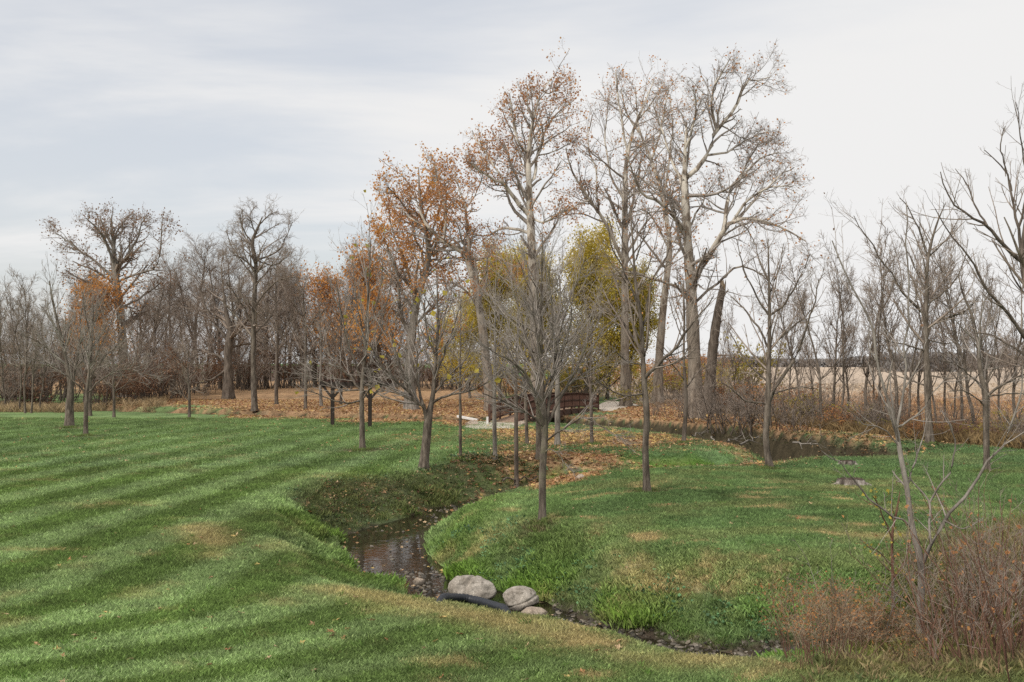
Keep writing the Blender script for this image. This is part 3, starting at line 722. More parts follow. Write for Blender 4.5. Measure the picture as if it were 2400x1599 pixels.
def traced(name, foot, d, trunk, limbs, bark, twig, label, seed, w=None, levels=(), leaf=None, leafmat=None, group=None, sides=9, depth=1.0, extra_roots=None, cat='tree'):
    """a tree whose trunk and main limbs follow the photograph's silhouette, given its own depth.
    trunk: [(u, v, width px)], limbs: [([(u, v)...], w0, w1, dz0, dz1)]"""
    r = np.random.default_rng(seed); pxm = d / FPX
    F = np.asarray(foot)
    def loc(u, v, dd): return at(u, v, d + dd) - F
    T = [loc(u, v, 0) for u, v, _ in trunk]; T[0] = np.array([T[0][0], 0, -.06]); TR = [w_ * pxm / 2 for *_, w_ in trunk]
    P0, R0 = resample(T, TR, 22); nearfoot = np.linspace(0, 1, 6) ** 1.6 * np.linalg.norm(P0[3] - P0[0])
    L0 = np.concatenate([[0], np.cumsum(np.linalg.norm(np.diff(P0, axis=0), axis=1))]); q0 = np.concatenate([nearfoot[:-1], np.linspace(L0[3], L0[-1], 22)])
    PT = np.stack([np.interp(q0, L0, P0[:, j]) for j in range(3)], 1); RT = np.interp(q0, L0, R0); sd_ = max(sides, 14); hf = max(.10, RT[0] * 1.5)
    V, Fq = tubes(PT[None], RT[None], sd_); V = V.reshape(len(PT), sd_, 3); aa = np.linspace(0, 2 * PI, sd_, endpoint=False)[None, :]; zf = np.exp(-(PT[:, 2] - PT[0, 2]) / hf)[:, None]
    k_ = 1 + zf * (.34 + .28 * np.cos(5 * aa + seed) + .10 * np.cos(3 * aa + 2 * seed)) + .05 * np.cos(2 * aa + PT[:, 2:3] * 1.7) + r.normal(0, .02, (len(PT), sd_))
    V = PT[:, None] + (V - PT[:, None]) * k_[..., None]; tr = [(V.reshape(-1, 3), Fq)]
    Ps, Rs = [resample(P0[6:], R0[6:], 12)[0]], [resample(P0[6:], R0[6:], 12)[1]]
    for pts, w0, w1, z0, z1 in limbs:
        n = len(pts); dz = np.linspace(z0, z1, n) * depth
        Q = [loc(u, v, z) for (u, v), z in zip(pts, dz)]
        j = np.argmin(np.linalg.norm(P0 - Q[0], axis=1)); 
        if z0 == 0 and np.linalg.norm(P0[j] - Q[0]) < 1.2: Q[0] = P0[j]
        p, q = resample(Q, np.linspace(w0, w1, n) * pxm / 2, 12); p[1:-1] += r.normal(0, .012 * np.linalg.norm(p[-1] - p[0]), (10, 3)) * .5
        tr.append(tubes(p[None], q[None], 7)); Ps.append(p); Rs.append(q)
    P, R = np.stack(Ps), np.stack(Rs); crown = []; tips = None
    for k, lv_ in enumerate(levels):
        lv_ = dict(lv_); sd = lv_.pop('sides', 3); n = lv_.pop('n'); per_m = lv_.pop('per_m', False); keep = lv_.pop('keep', False)
        if per_m: n = n * np.linalg.norm(np.diff(P, axis=1), axis=2).sum(1)
        P2, R2 = grow(P, R, r, n, **lv_)
        crown.append(tubes(P2, R2, sd)); 
        if keep:
            K = P2.shape[1]
            if K != P.shape[1]:
                sel = np.linspace(0, P.shape[1] - 1, K).round().astype(int); P, R = P[:, sel], R[:, sel]
            P, R = np.concatenate([P, P2]), np.concatenate([R, R2])
        else: P, R = P2, R2
        tips = P2
    lf = None
    if leaf: lf = leaves_on(tips, r, **leaf)
    ms = tree_meshes(name, tr, crown, lf)
    return place_tree(name, ms, dict(trunk=bark, crown=twig, foliage=leafmat), F, label, cat, group)

def generic(name, seed, H, r0, style):
    """an untraced tree of height H; returns meshes"""
    r = np.random.default_rng(seed); S = style
    k = 14; P = np.zeros((k, 3)); lean = r.normal(0, S.get('lean', .03), 2); d = np.array([lean[0], lean[1], 1.0])
    for i in range(1, k):
        d = unit(d + np.append(r.normal(0, S.get('tw', .05), 2), 0) + UP * .05); P[i] = P[i - 1] + d * H * S.get('th', .8) / (k - 1)
    R = r0 * np.linspace(1, S.get('tt', .18), k) ** .9; R = flare(P, R, .3, r0 * 1.6); P[0, 2] = -.1
    tr = [tubes(P[None], R[None], 7)]
    P, R = P[None], R[None]; crown = []; tips = None
    for li, lv_ in enumerate(S['levels']):
        lv_ = dict(lv_); sd = lv_.pop('sides', 3); n = lv_.pop('n'); keep = lv_.pop('keep', False)
        P2, R2 = grow(P, R, r, n, **lv_)
        (tr if lv_.get('K', 5) >= 8 and li == 0 else crown).append(tubes(P2, R2, sd)); tips = P2
        if keep:
            K = P2.shape[1]; sel = np.linspace(0, P.shape[1] - 1, K).round().astype(int)
            P, R = np.concatenate([P[:, sel], P2]), np.concatenate([R[:, sel], R2])
        else: P, R = P2, R2
    lf = None
    if 'leaf' in S: lf = leaves_on(tips, r, **S['leaf'])
    return tree_meshes(name, tr, crown, lf)

# ------------------------------------------------------------------ single trees that the photograph shows one by one
MAPLE = [dict(n=2.7, per_m=True, tmin=.12, ang=36, angs=13, ratio=.55, K=6, wig=.075, trop=.10, rr=.55, tip=.35, lmin=.3, lmax=1.9, rmin=.006, sides=4, keep=True),
         dict(n=5, tmin=.12, ang=36, angs=13, ratio=.5, K=4, wig=.08, trop=.07, rr=.55, tip=.5, lmin=.2, lmax=.95, rmin=.0042),
         dict(n=2.4, tmin=.2, ang=38, angs=14, ratio=.5, K=3, wig=.09, trop=.06, rr=.7, tip=.6, lmin=.12, lmax=.42, rmin=.0034)]
def scaled(levels, k, nk=1.0, r=1.0):
    out = []
    for i, l in enumerate(levels):
        l = dict(l); l['lmin'] *= k; l['lmax'] *= k; l['rmin'] *= r
        l['n'] = l['n'] / k * nk if l.get('per_m') else l['n'] * nk
        out.append(l)
    return out
B, TW, LM = BARK, BARK['twig'], LEAFM

def foot(u, v): return base(u, v)
f = foot(1246, 1200)
traced('young_maple', f, f[1], [(1246, 1200, 19), (1247, 1077, 16), (1253, 993, 15), (1248, 923, 11), (1244, 836, 9), (1243, 726, 7), (1245, 617, 4), (1247, 538, 1.5)],
       [([(1254, 985), (1234, 932), (1214, 871), (1184, 836), (1144, 814), (1105, 790)], 8, 2, 0, -1.0),
        ([(1256, 975), (1267, 880), (1276, 801), (1266, 720), (1264, 643), (1268, 590)], 9, 2, 0, .5),
        ([(1254, 985), (1284, 915), (1319, 858), (1346, 792), (1372, 740), (1389, 704)], 8, 2, 0, .8),
        ([(1249, 985), (1214, 950), (1179, 932), (1135, 915), (1110, 905)], 6, 2, 0, -.9),
        ([(1253, 1000), (1290, 990), (1341, 958), (1375, 975), (1420, 1003)], 5, 1.5, 0, -1.1),
        ([(1252, 1042), (1262, 1033), (1284, 1045), (1302, 1070)], 4, 1.5, 0, -.5),
        ([(1246, 880), (1214, 792), (1184, 683), (1161, 595)], 6, 1.5, 0, .7), ([(1245, 820), (1228, 740), (1214, 660), (1180, 570)], 5, 1.5, 0, -.5),
        ([(1276, 801), (1302, 713), (1328, 638), (1345, 590)], 5, 1.5, .3, 1.0), ([(1247, 900), (1200, 830), (1150, 740), (1125, 680)], 5, 1.5, 0, 1.1),
        ([(1248, 930), (1290, 820), (1310, 740), (1318, 650)], 6, 1.5, 0, -.9), ([(1250, 950), (1300, 890), (1360, 850), (1405, 835)], 5, 1.5, 0, 1.0)],
       B['moss'], TW, 'bare grey vase-shaped maple standing alone on the grass right of the pool', 101, levels=scaled(MAPLE, 1, 1.25))
f = foot(973, 1097)
traced('young_maple', f, f[1], [(972, 1097, 23), (980, 1010, 19), (984, 964, 19), (990, 933, 12), (996, 900, 10), (999, 850, 8), (1006, 760, 6), (1005, 680, 3.5), (1003, 625, 1.5)],
       [([(984, 962), (972, 931), (953, 922), (936, 884), (915, 830), (900, 760)], 12, 2.5, 0, -.8), ([(972, 931), (962, 895), (957, 850), (962, 770), (955, 700)], 8, 2, -.2, .6),
        ([(992, 925), (1019, 910), (1061, 903), (1094, 893), (1130, 872)], 7, 2, 0, -.8), ([(966, 928), (915, 905), (873, 893), (840, 885)], 6, 2, -.2, .9),
        ([(998, 870), (1025, 800), (1045, 740), (1060, 690)], 6, 2, 0, .8), ([(1000, 830), (980, 760), (975, 690)], 5, 2, 0, -.7), ([(945, 905), (905, 870), (870, 830), (850, 790)], 6, 2, -.4, -1.2),
        ([(994, 905), (1035, 860), (1065, 830), (1080, 800)], 5, 2, 0, .5)],
       B['grey'], TW, 'forked bare maple leaning at the top of the pool bank', 102, levels=scaled(MAPLE, 1.15, 1.15), leaf=dict(n=46, size=.16, spread=.1), leafmat=LM['yellow'])
f = foot(832, 1035)
traced('young_maple', f, f[1], [(833, 1035, 15), (832, 968, 11), (831, 921, 11), (832, 879, 9), (840, 800, 7), (845, 700, 5), (850, 600, 3), (852, 545, 1.5)],
       [([(831, 932), (803, 926), (777, 923), (736, 908), (705, 898)], 5, 1.5, 0, -1.0), ([(832, 915), (860, 880), (900, 850), (940, 800)], 5, 1.5, 0, -1), ([(832, 895), (790, 850), (750, 800), (725, 740)], 5, 1.5, 0, .8),
        ([(833, 875), (800, 790), (780, 700), (772, 640)], 5, 1.5, 0, -.8), ([(834, 865), (870, 780), (890, 690), (902, 620)], 5, 1.5, 0, .9), ([(838, 810), (820, 700), (812, 610)], 4, 1.5, 0, .3),
        ([(832, 890), (780, 893), (730, 870), (690, 850)], 4, 1.5, 0, 1), ([(842, 760), (870, 680), (880, 600)], 4, 1.5, 0, -.6), ([(832, 905), (880, 900), (930, 880)], 4, 1.5, 0, 1.2)],
       B['grey'], TW, 'bare straight-stemmed maple on the lawn beside the dark timber arbor', 103, levels=scaled(MAPLE, 1.4, 1.2, 1.3), leaf=dict(n=18, size=.16, spread=.1), leafmat=LM['yellow'])
f = foot(1487, 1134)
traced('young_maple', f, f[1], [(1487, 1134, 19), (1483, 1025, 14), (1487, 963, 14), (1481, 893, 13), (1477, 818, 11), (1473, 736, 9), (1462, 666, 7), (1456, 591, 5), (1452, 529, 4), (1445, 440, 1.5)],
       [([(1483, 885), (1506, 843), (1543, 810), (1580, 760), (1605, 723), (1640, 680)], 10, 2, 0, -.9), ([(1482, 915), (1431, 909), (1390, 888), (1370, 870)], 5, 1.5, 0, -.9),
        ([(1475, 801), (1445, 760), (1419, 719), (1386, 674), (1365, 620)], 7, 2, 0, .8), ([(1474, 760), (1497, 653), (1530, 591), (1540, 550)], 6, 2, 0, .9), ([(1466, 690), (1430, 610), (1405, 560), (1395, 500)], 5, 1.5, 0, -.7),
        ([(1458, 620), (1480, 540), (1490, 470)], 4, 1.5, 0, -.5), ([(1506, 843), (1560, 830), (1600, 800)], 5, 1.5, -.2, 1.0), ([(1479, 850), (1440, 830), (1410, 800), (1395, 780)], 4, 1.5, 0, -1)],
       B['grey'], B['twigd'], 'tall bare maple with a crooked trunk on the middle lawn', 104, levels=scaled(MAPLE, 1.15, .8))
f = foot(1770, 1078)
traced('young_maple', f, f[1], [(1771, 1078, 18), (1760, 1016, 14), (1764, 942, 14), (1766, 860, 11), (1768, 777, 9), (1768, 694, 7), (1766, 611, 4), (1764, 548, 1.5)],
       [([(1764, 940), (1799, 864), (1828, 818), (1852, 760), (1865, 715), (1882, 640)], 10, 2, 0, -.9), ([(1763, 930), (1712, 921), (1687, 900), (1660, 880)], 4, 1.5, 0, -1.0), ([(1768, 798), (1737, 744), (1704, 703), (1679, 682)], 6, 2, 0, .9),
        ([(1768, 790), (1811, 760), (1852, 723), (1880, 700)], 6, 2, 0, 1), ([(1768, 727), (1807, 694), (1840, 632), (1862, 583)], 6, 1.5, 0, -.6), ([(1768, 720), (1729, 666), (1704, 603), (1693, 550)], 5, 1.5, 0, -.4),
        ([(1766, 872), (1720, 835), (1687, 785), (1668, 745)], 5, 1.5, 0, .6), ([(1768, 670), (1790, 620), (1800, 560)], 4, 1.5, 0, .5), ([(1767, 660), (1745, 600), (1735, 555)], 4, 1.5, 0, .5), ([(1780, 905), (1830, 890), (1880, 895)], 4, 1.5, -.2, .9)],
       B['grey'], B['twigd'], 'bare maple with upswept limbs beside the creek bend', 105, levels=scaled(MAPLE, 1.15, .75))
f = foot(1571, 1019)
traced('young_tree', f, f[1], [(1571, 1019, 11), (1576, 921, 9), (1571, 818, 6), (1573, 736, 4), (1570, 640, 1.5)],
       [([(1574, 900), (1600, 860), (1640, 830)], 4, 1.2, 0, .8), ([(1573, 870), (1540, 830), (1515, 800)], 4, 1.2, 0, -.8), ([(1572, 820), (1600, 760), (1615, 700)], 3, 1, 0, -.6), ([(1572, 790), (1545, 720), (1535, 660)], 3, 1, 0, .7)],
       B['dark'], B['twigd'], 'slim dark bare tree in front of the big sycamore', 106, levels=scaled(MAPLE, 1.5, .7, 1.4))
f = foot(2137, 1021)
traced('young_oak', f, f[1], [(2137, 1021, 20), (2133, 941, 14), (2129, 841, 14), (2127, 761, 12), (2129, 681, 9), (2133, 591, 7), (2152, 516, 4), (2174, 465, 1.5)],
       [([(2132, 590), (2112, 530), (2092, 486), (2067, 455)], 5, 1.5, 0, -.5), ([(2128, 755), (2172, 731), (2222, 714), (2252, 676)], 7, 1.5, 0, -1), ([(2127, 725), (2087, 686), (2052, 641), (2002, 561), (1962, 496)], 7, 1.5, 0, -.9),
        ([(2130, 876), (2067, 866), (2020, 850)], 4, 1.2, 0, 1), ([(2128, 811), (2070, 790), (2015, 780)], 5, 1.2, 0, -1), ([(2129, 700), (2182, 660), (2215, 600), (2225, 550)], 5, 1.2, 0, .8), ([(2133, 600), (2165, 560), (2200, 520)], 4, 1.2, 0, .5),
        ([(2129, 660), (2095, 600), (2070, 540)], 4, 1.2, 0, .8), ([(2128, 780), (2180, 790), (2225, 770)], 4, 1.2, 0, .9), ([(2130, 860), (2190, 870), (2230, 850)], 4, 1, 0, -1)],
       B['grey'], B['twigd'], 'thick-stemmed bare oak at the field edge right of the creek bend', 107, levels=scaled(MAPLE, 1.3, .9, 1.1))
f = foot(2268, 1086)
traced('young_oak', f, f[1], [(2268, 1086, 16), (2266, 991, 13), (2263, 906, 12), (2252, 851, 10), (2247, 791, 8), (2232, 721, 6), (2214, 681, 4), (2202, 631, 2)],
       [([(2265, 906), (2302, 886), (2352, 861), (2400, 850)], 7, 2, 0, -.6), ([(2262, 890), (2282, 841), (2290, 760), (2300, 700)], 5, 1.5, 0, .8), ([(2258, 880), (2200, 840), (2160, 830)], 4, 1.2, 0, -.8), ([(2247, 800), (2275, 720), (2280, 640)], 5, 1.2, 0, .5),
        ([(2264, 930), (2220, 900), (2180, 900)], 4, 1.2, 0, -.9), ([(2265, 915), (2330, 905), (2390, 910)], 4, 1.5, 0, .9)],
       B['grey'], B['twig'], 'bent bare oak on the grass just left of the right edge', 108, levels=scaled(MAPLE, 1.15, .9))
f = foot(2402, 1112)
traced('large_bare_tree', f, f[1], [(2402, 1112, 32), (2396, 900, 27), (2384, 760, 24), (2366, 680, 19), (2352, 612, 15), (2350, 560, 9), (2360, 480, 5), (2370, 400, 2)],
       [([(2352, 612), (2302, 559), (2268, 518), (2230, 500), (2182, 457), (2161, 395)], 10, 2, 0, -.7), ([(2268, 518), (2240, 470), (2220, 420), (2195, 388)], 5, 1.5, -.4, .4), ([(2351, 590), (2338, 520), (2325, 440), (2305, 385), (2262, 345)], 8, 1.8, 0, .7),
        ([(2340, 525), (2360, 430), (2345, 330), (2334, 235)], 6, 1.5, .2, -.6), ([(2388, 800), (2353, 770), (2314, 712), (2268, 666), (2239, 613), (2182, 539), (2149, 480)], 10, 1.8, 0, -1.2), ([(2394, 870), (2353, 815), (2302, 782), (2261, 766), (2225, 770)], 7, 1.8, 0, .9),
        ([(2375, 720), (2330, 640), (2310, 590), (2290, 560)], 5, 1.5, 0, 1), ([(2396, 900), (2450, 800), (2500, 700)], 10, 3, 0, 0), ([(2360, 660), (2420, 560), (2450, 450)], 10, 3, 0, .5), ([(2325, 440), (2300, 340), (2310, 290)], 4, 1.5, .4, .2)],
       B['dark'], B['twigd'], 'large dark bare tree whose limbs reach in from the right edge', 109, levels=[dict(MAPLE[0], n=1.3, lmin=.4, lmax=1.9), dict(MAPLE[1], n=3.2), dict(MAPLE[2], n=2)])
f = foot(2112, 1476)
traced('sapling', f, f[1], [(2113, 1476, 22), (2114, 1440, 18.5), (2116, 1373, 17.5), (2117, 1284, 17), (2097, 1225, 12.5), (2088, 1150, 11.5), (2080, 1098, 10.5), (2069, 1047, 10.5), (2060, 982, 10), (2055, 966, 7), (2034, 900, 6), (2014, 829, 5.5), (2009, 767, 5), (1994, 722, 4.5), (1963, 671, 4), (1932, 604, 3.5), (1912, 553, 2.5)],
       [([(2062, 985), (2075, 900), (2085, 798), (2084, 696), (2083, 543), (2082, 464)], 6.5, 2.5, 0, .5), ([(2117, 1286), (2143, 1245), (2171, 1197), (2219, 1142), (2253, 1087), (2274, 1046), (2317, 1005), (2342, 915), (2350, 840)], 10, 2.2, 0, -.7),
        ([(2140, 1250), (2134, 1193), (2136, 1155), (2117, 1127), (2085, 1100), (2072, 1080)], 6, 2.2, -.1, .2), ([(2136, 1155), (2159, 1117), (2186, 1079), (2193, 1026), (2188, 990), (2176, 960)], 5, 2, -.1, -.4),
        ([(2094, 1205), (2052, 1187), (2011, 1159), (1976, 1122), (1935, 1073), (1887, 1036)], 5.5, 2, 0, -.5), ([(2171, 1197), (2215, 1215), (2260, 1190)], 4, 1.5, -.2, -.5), ([(2058, 975), (2110, 950), (2150, 900), (2190, 850)], 5, 1.5, 0, -.3),
        ([(2014, 829), (1995, 790), (2000, 740)], 4, 1.5, .1, .3), ([(2083, 1110), (2105, 1050), (2120, 1010), (2130, 960)], 5, 1.5, 0, .4), ([(2060, 1010), (2030, 985), (1985, 975), (1940, 930)], 4, 1.5, 0, -.3), ([(2075, 900), (2110, 840), (2130, 780)], 4, 1.5, .1, .3)],
       B['pale'], B['twig'], 'pale forked sapling in the brush at the lower right corner', 110, levels=[dict(MAPLE[0], n=2.0, lmin=.2, lmax=.9, ang=48), dict(MAPLE[1], n=2.2, lmin=.08, lmax=.3, rmin=.0035), dict(MAPLE[2], n=1.0, lmin=.05, lmax=.12, rmin=.003)], leaf=dict(n=14, size=.045, spread=.03), leafmat=LM['brown'])
f = foot(2052, 1452)
traced('sapling', f, f[1], [(2052, 1452, 9), (2052, 1355, 7), (2050, 1235, 6), (2060, 1177, 4), (2068, 1130, 2)],
       [([(2051, 1240), (2030, 1190), (2017, 1160), (2005, 1140)], 4, 1.5, 0, -.3), ([(2052, 1330), (2080, 1290), (2090, 1240)], 3, 1.2, 0, .3), ([(2052, 1300), (2020, 1270), (1990, 1255)], 3, 1.2, 0, -.2)],
       B['red'], B['red'], 'slim red-brown sapling left of the pale forked sapling', 111, levels=[dict(MAPLE[0], n=3, lmin=.1, lmax=.4), dict(MAPLE[1], n=3, lmin=.05, lmax=.2, rmin=.0025)], leaf=dict(n=60, size=.04, spread=.04), leafmat=LM['olive'])

# saplings between the pool and the bridge, and along the lawn: each traced by foot, width and top
def sap(u, v, w, top, label, seed, bark='grey', twig='twig', spread=70, fork=.35, k=1.3, name='young_tree', n=1.15, group=None, lean=0):
    f = foot(u, v); r = np.random.default_rng(seed); Hh = v - top
    tr = [(u, v, w), (u + lean * .3 + r.normal(0, 1.2), v - Hh * .3, w * .8), (u + lean * .6 + r.normal(0, 2), v - Hh * .6, w * .5), (u + lean * .9 + r.normal(0, 3), v - Hh * .85, w * .28), (u + lean, top, 1.2)]
    limbs = []
    for i in range(7):
        t = fork + (.88 - fork) * i / 6; sgn = 1 if (i + seed) % 2 else -1; L = spread * (1.15 - t) * r.uniform(.7, 1.3)
        u0 = np.interp(t, [0, .3, .6, .85, 1], [q[0] for q in tr]); v0 = v - Hh * t
        limbs.append(([(u0, v0), (u0 + sgn * L * .5, v0 - L * .35), (u0 + sgn * L * .95, v0 - L * r.uniform(.8, 1.3))], w * .42 * (1.1 - t * .6), 1.2, 0, r.uniform(-1, 1)))
    return traced(name, f, f[1], tr, limbs, B[bark], B[twig], label, seed, levels=scaled(MAPLE, k, n, k), group=group)
sap(1058, 1056, 8, 690, 'thin grey sapling on the bank between the forked maple and the bridge', 121, spread=60, fork=.4)
sap(1138, 1070, 11, 640, 'pale grey slim tree growing from the upper pool bank', 122, 'pale', spread=70, fork=.38)
sap(1187, 1082, 11, 660, 'dark slim tree just above the leaf-filled brook channel', 123, 'dark', spread=60, fork=.4)
sap(1238, 1058, 15, 600, 'stout grey tree directly behind the vase-shaped maple', 124, 'moss', spread=90, fork=.35)
sap(1211, 1022, 9, 690, 'slim grey tree close to the near end of the bridge', 125, spread=60, fork=.4)
sap(1281, 1024, 14, 620, 'pale stout tree in leaf litter right of the vase-shaped maple', 126, 'pale', spread=80, fork=.4)
sap(1360, 1022, 9, 700, 'small dark tree on the leaf-strewn grass in front of the creek', 127, 'dark', 'twigd', spread=70, fork=.4)
sap(435, 961, 7, 790, 'small bare sapling alone at the leafy edge of the left lawn', 128, 'dark', 'twigd', spread=50, fork=.25, k=1.8)
sap(262, 959, 7, 800, 'short bare sapling before the brown brush at left', 129, 'dark', 'twigd', spread=60, fork=.35, k=1.8)
sap(207, 956, 8, 760, 'slim dark tree just behind the pair of left lawn trees', 130, 'dark', 'twigd', spread=60, fork=.35, k=1.8)
sap(635, 953, 9, 620, 'straight bare tree in the leaf litter right of the tall elm', 131, 'dark', 'twigd', spread=70, fork=.35, k=1.8)
sap(702, 941, 8, 640, 'slender bare tree in leaf litter left of the arbor', 132, 'grey', 'twigd', spread=70, fork=.35, k=1.8)
sap(738, 956, 8, 690, 'grey bare sapling close to the left arbor post', 133, 'pale', 'twigd', spread=60, fork=.35, k=1.8)
sap(783, 955, 7, 700, 'thin bare sapling seen between the two arbor posts', 134, 'grey', 'twigd', spread=60, fork=.35, k=1.8)
f = foot(160, 981)
traced('lawn_tree', f, f[1], [(160, 981, 20), (160, 930, 17), (163, 890, 14), (150, 820, 8), (132, 740, 6), (118, 680, 3), (114, 645, 1.5)],
       [([(163, 895), (172, 850), (180, 800), (186, 740), (190, 670)], 9, 2, 0, .8), ([(152, 830), (110, 800), (75, 780), (50, 770)], 4, 1.2, 0, -1), ([(163, 870), (200, 810), (235, 770), (255, 720)], 4, 1.2, 0, 1), ([(145, 800), (120, 740), (90, 700)], 4, 1.2, 0, .8), ([(180, 800), (210, 740), (225, 680)], 4, 1.2, .4, .9)],
       B['grey'], B['twig'], 'stout bare tree with a double trunk on the left lawn', 141, levels=scaled(MAPLE, 1.7, 1.1, 1.7))
f = foot(197, 1003)
traced('lawn_tree', f, f[1], [(197, 1003, 11), (198, 930, 9), (205, 850, 6), (212, 780, 4), (215, 700, 1.5)],
       [([(200, 910), (150, 860), (100, 830), (65, 822)], 4, 1.2, 0, -1), ([(200, 905), (250, 860), (300, 850), (345, 862)], 4, 1.2, 0, -1), ([(204, 855), (180, 780), (168, 715)], 3.5, 1.2, 0, .8), ([(206, 845), (245, 770), (268, 700)], 3.5, 1.2, 0, .9), ([(200, 890), (160, 810), (135, 770)], 3, 1.2, 0, .4), ([(202, 880), (240, 820), (285, 780)], 3, 1.2, 0, -.5), ([(210, 790), (195, 720), (190, 670)], 3, 1.2, 0, -.5)],
       B['grey'], B['twig'], 'slim spreading bare tree nearest the viewer on the left lawn', 142, levels=scaled(MAPLE, 1.5, 1.3, 1.5))

# ------------------------------------------------------------------ the big trees behind the bridge
SYC = [dict(n=1.25, per_m=True, tmin=.10, ang=46, angs=16, ratio=.42, K=7, wig=.16, trop=.07, rr=.5, tip=.35, lmin=1.0, lmax=4.4, rmin=.015, sides=4, keep=True),
       dict(n=4.2, tmin=.15, ang=48, angs=16, ratio=.46, K=5, wig=.20, trop=.05, rr=.55, tip=.4, lmin=.6, lmax=2.3, rmin=.010, sides=3, keep=True),
       dict(n=3.2, tmin=.2, ang=48, angs=18, ratio=.45, K=4, wig=.22, trop=.05, rr=.6, tip=.5, lmin=.4, lmax=1.1, rmin=.0078),
       dict(n=2.4, tmin=.2, ang=45, angs=18, ratio=.5, K=3, wig=.2, trop=.06, rr=.7, tip=.6, lmin=.25, lmax=.6, rmin=.006)]
f = foot(1600, 963)
D0 = f[1]
traced('sycamore', f, D0, [(1600, 963, 37), (1598, 930, 34), (1597, 860, 31), (1590, 720, 27), (1588, 659, 25), (1580, 555, 21), (1574, 452, 18), (1574, 411, 14), (1574, 349, 7), (1578, 280, 3)],
       [([(1588, 645), (1630, 588), (1658, 539), (1683, 510), (1720, 501), (1782, 518), (1852, 555)], 16, 2.5, 0, -3), ([(1662, 530), (1679, 436), (1708, 403), (1740, 370), (1790, 350)], 10, 2.5, -1, 2), ([(1574, 415), (1625, 357), (1646, 295), (1691, 245), (1712, 184), (1726, 190), (1772, 176)], 12, 2, 0, 1.5),
        ([(1646, 300), (1634, 245), (1642, 196), (1660, 165), (1680, 130)], 7, 2, .5, -1), ([(1574, 431), (1559, 402), (1539, 361), (1522, 303), (1500, 240)], 9, 2.5, 0, 2.5), ([(1576, 526), (1543, 489), (1514, 464), (1477, 447), (1455, 405), (1440, 350)], 11, 2.5, 0, -3),
        ([(1589, 700), (1560, 665), (1522, 646), (1452, 625), (1410, 630)], 9, 2.5, 0, -2.5), ([(1589, 690), (1650, 650), (1700, 610), (1760, 640), (1790, 700)], 7, 2, 0, 3), ([(1625, 357), (1680, 345), (1720, 320), (1770, 300)], 6, 2, .4, 3), ([(1683, 510), (1720, 460), (1770, 430), (1820, 430)], 7, 2, -1.2, -3),
        ([(1574, 360), (1590, 300), (1600, 250), (1592, 200)], 6, 2, 0, -1.5), ([(1578, 540), (1610, 470), (1640, 420)], 6, 2, 0, 3.5), ([(1690, 508), (1740, 455), (1790, 405), (1825, 385)], 7, 2, -1.4, 1), ([(1700, 410), (1735, 340), (1780, 320)], 5, 2, 1, 3), ([(1600, 610), (1560, 560), (1520, 550)], 6, 2, 0, 3)],
       B['syc'], B['twig'], 'huge mottled sycamore with few leaves towering beside the broken snag', 151, levels=scaled(SYC, 1, 1.12), leaf=dict(n=1900, size=.11, spread=.2, clump=lambda p: 1.0 + 2.2 * np.exp(-((p[:, 0] + 2) / 3.0) ** 2) * (p[:, 2] < 17)), leafmat=LM['rust'], sides=12)
f = foot(1510, 927)
traced('sycamore', f, f[1], [(1510, 927, 27), (1515, 820, 19), (1525, 700, 16), (1539, 568, 13), (1530, 500, 10), (1522, 451, 9), (1489, 346, 6), (1469, 308, 5), (1460, 200, 2)],
       [([(1524, 455), (1535, 380), (1545, 300), (1540, 220)], 6, 2, 0, 2), ([(1500, 370), (1520, 290), (1530, 230), (1535, 195)], 5, 2, 0, -2), ([(1537, 560), (1500, 500), (1470, 480)], 5, 2, 0, -2), ([(1535, 600), (1570, 560), (1600, 520)], 5, 2, 0, 2), ([(1475, 315), (1440, 260), (1427, 205)], 5, 2, 0, -1)],
       B['syc'], B['twig'], 'slim white-barked sycamore between the yellow tree and the huge one', 152, levels=scaled(SYC, 1.15, .8, 1.1), leaf=dict(n=800, size=.11, spread=.2), leafmat=LM['rust'], sides=10)
f = foot(1437, 935)
traced('sycamore', f, f[1], [(1437, 935, 25), (1436, 800, 19), (1436, 659, 16), (1436, 451, 13), (1440, 367, 9), (1455, 300, 7), (1473, 256, 5), (1503, 185, 2)],
       [([(1436, 600), (1398, 526), (1357, 460), (1316, 398), (1300, 340)], 10, 2.5, 0, -3), ([(1436, 470), (1400, 390), (1390, 310), (1400, 210)], 6, 2, 0, 2), ([(1440, 367), (1430, 280), (1420, 210), (1415, 165)], 6, 2, 0, -1), ([(1455, 300), (1495, 240), (1528, 190)], 5, 2, 0, 1.5), ([(1357, 460), (1330, 470), (1290, 500)], 5, 2, -2, -4), ([(1436, 520), (1470, 440), (1490, 380)], 5, 2, 0, 2), ([(1375, 490), (1370, 400), (1350, 320), (1370, 250)], 5, 2, -1.5, 0)],
       B['syc'], B['twig'], 'tall sycamore rising straight behind the yellow-green tree', 153, levels=scaled(SYC, 1.1, .9, 1.1), leaf=dict(n=1900, size=.11, spread=.2, clump=lambda p: .6 + 1.0 * (p[:, 2] < 18)), leafmat=LM['rust'], sides=10)
f = foot(1235, 945)
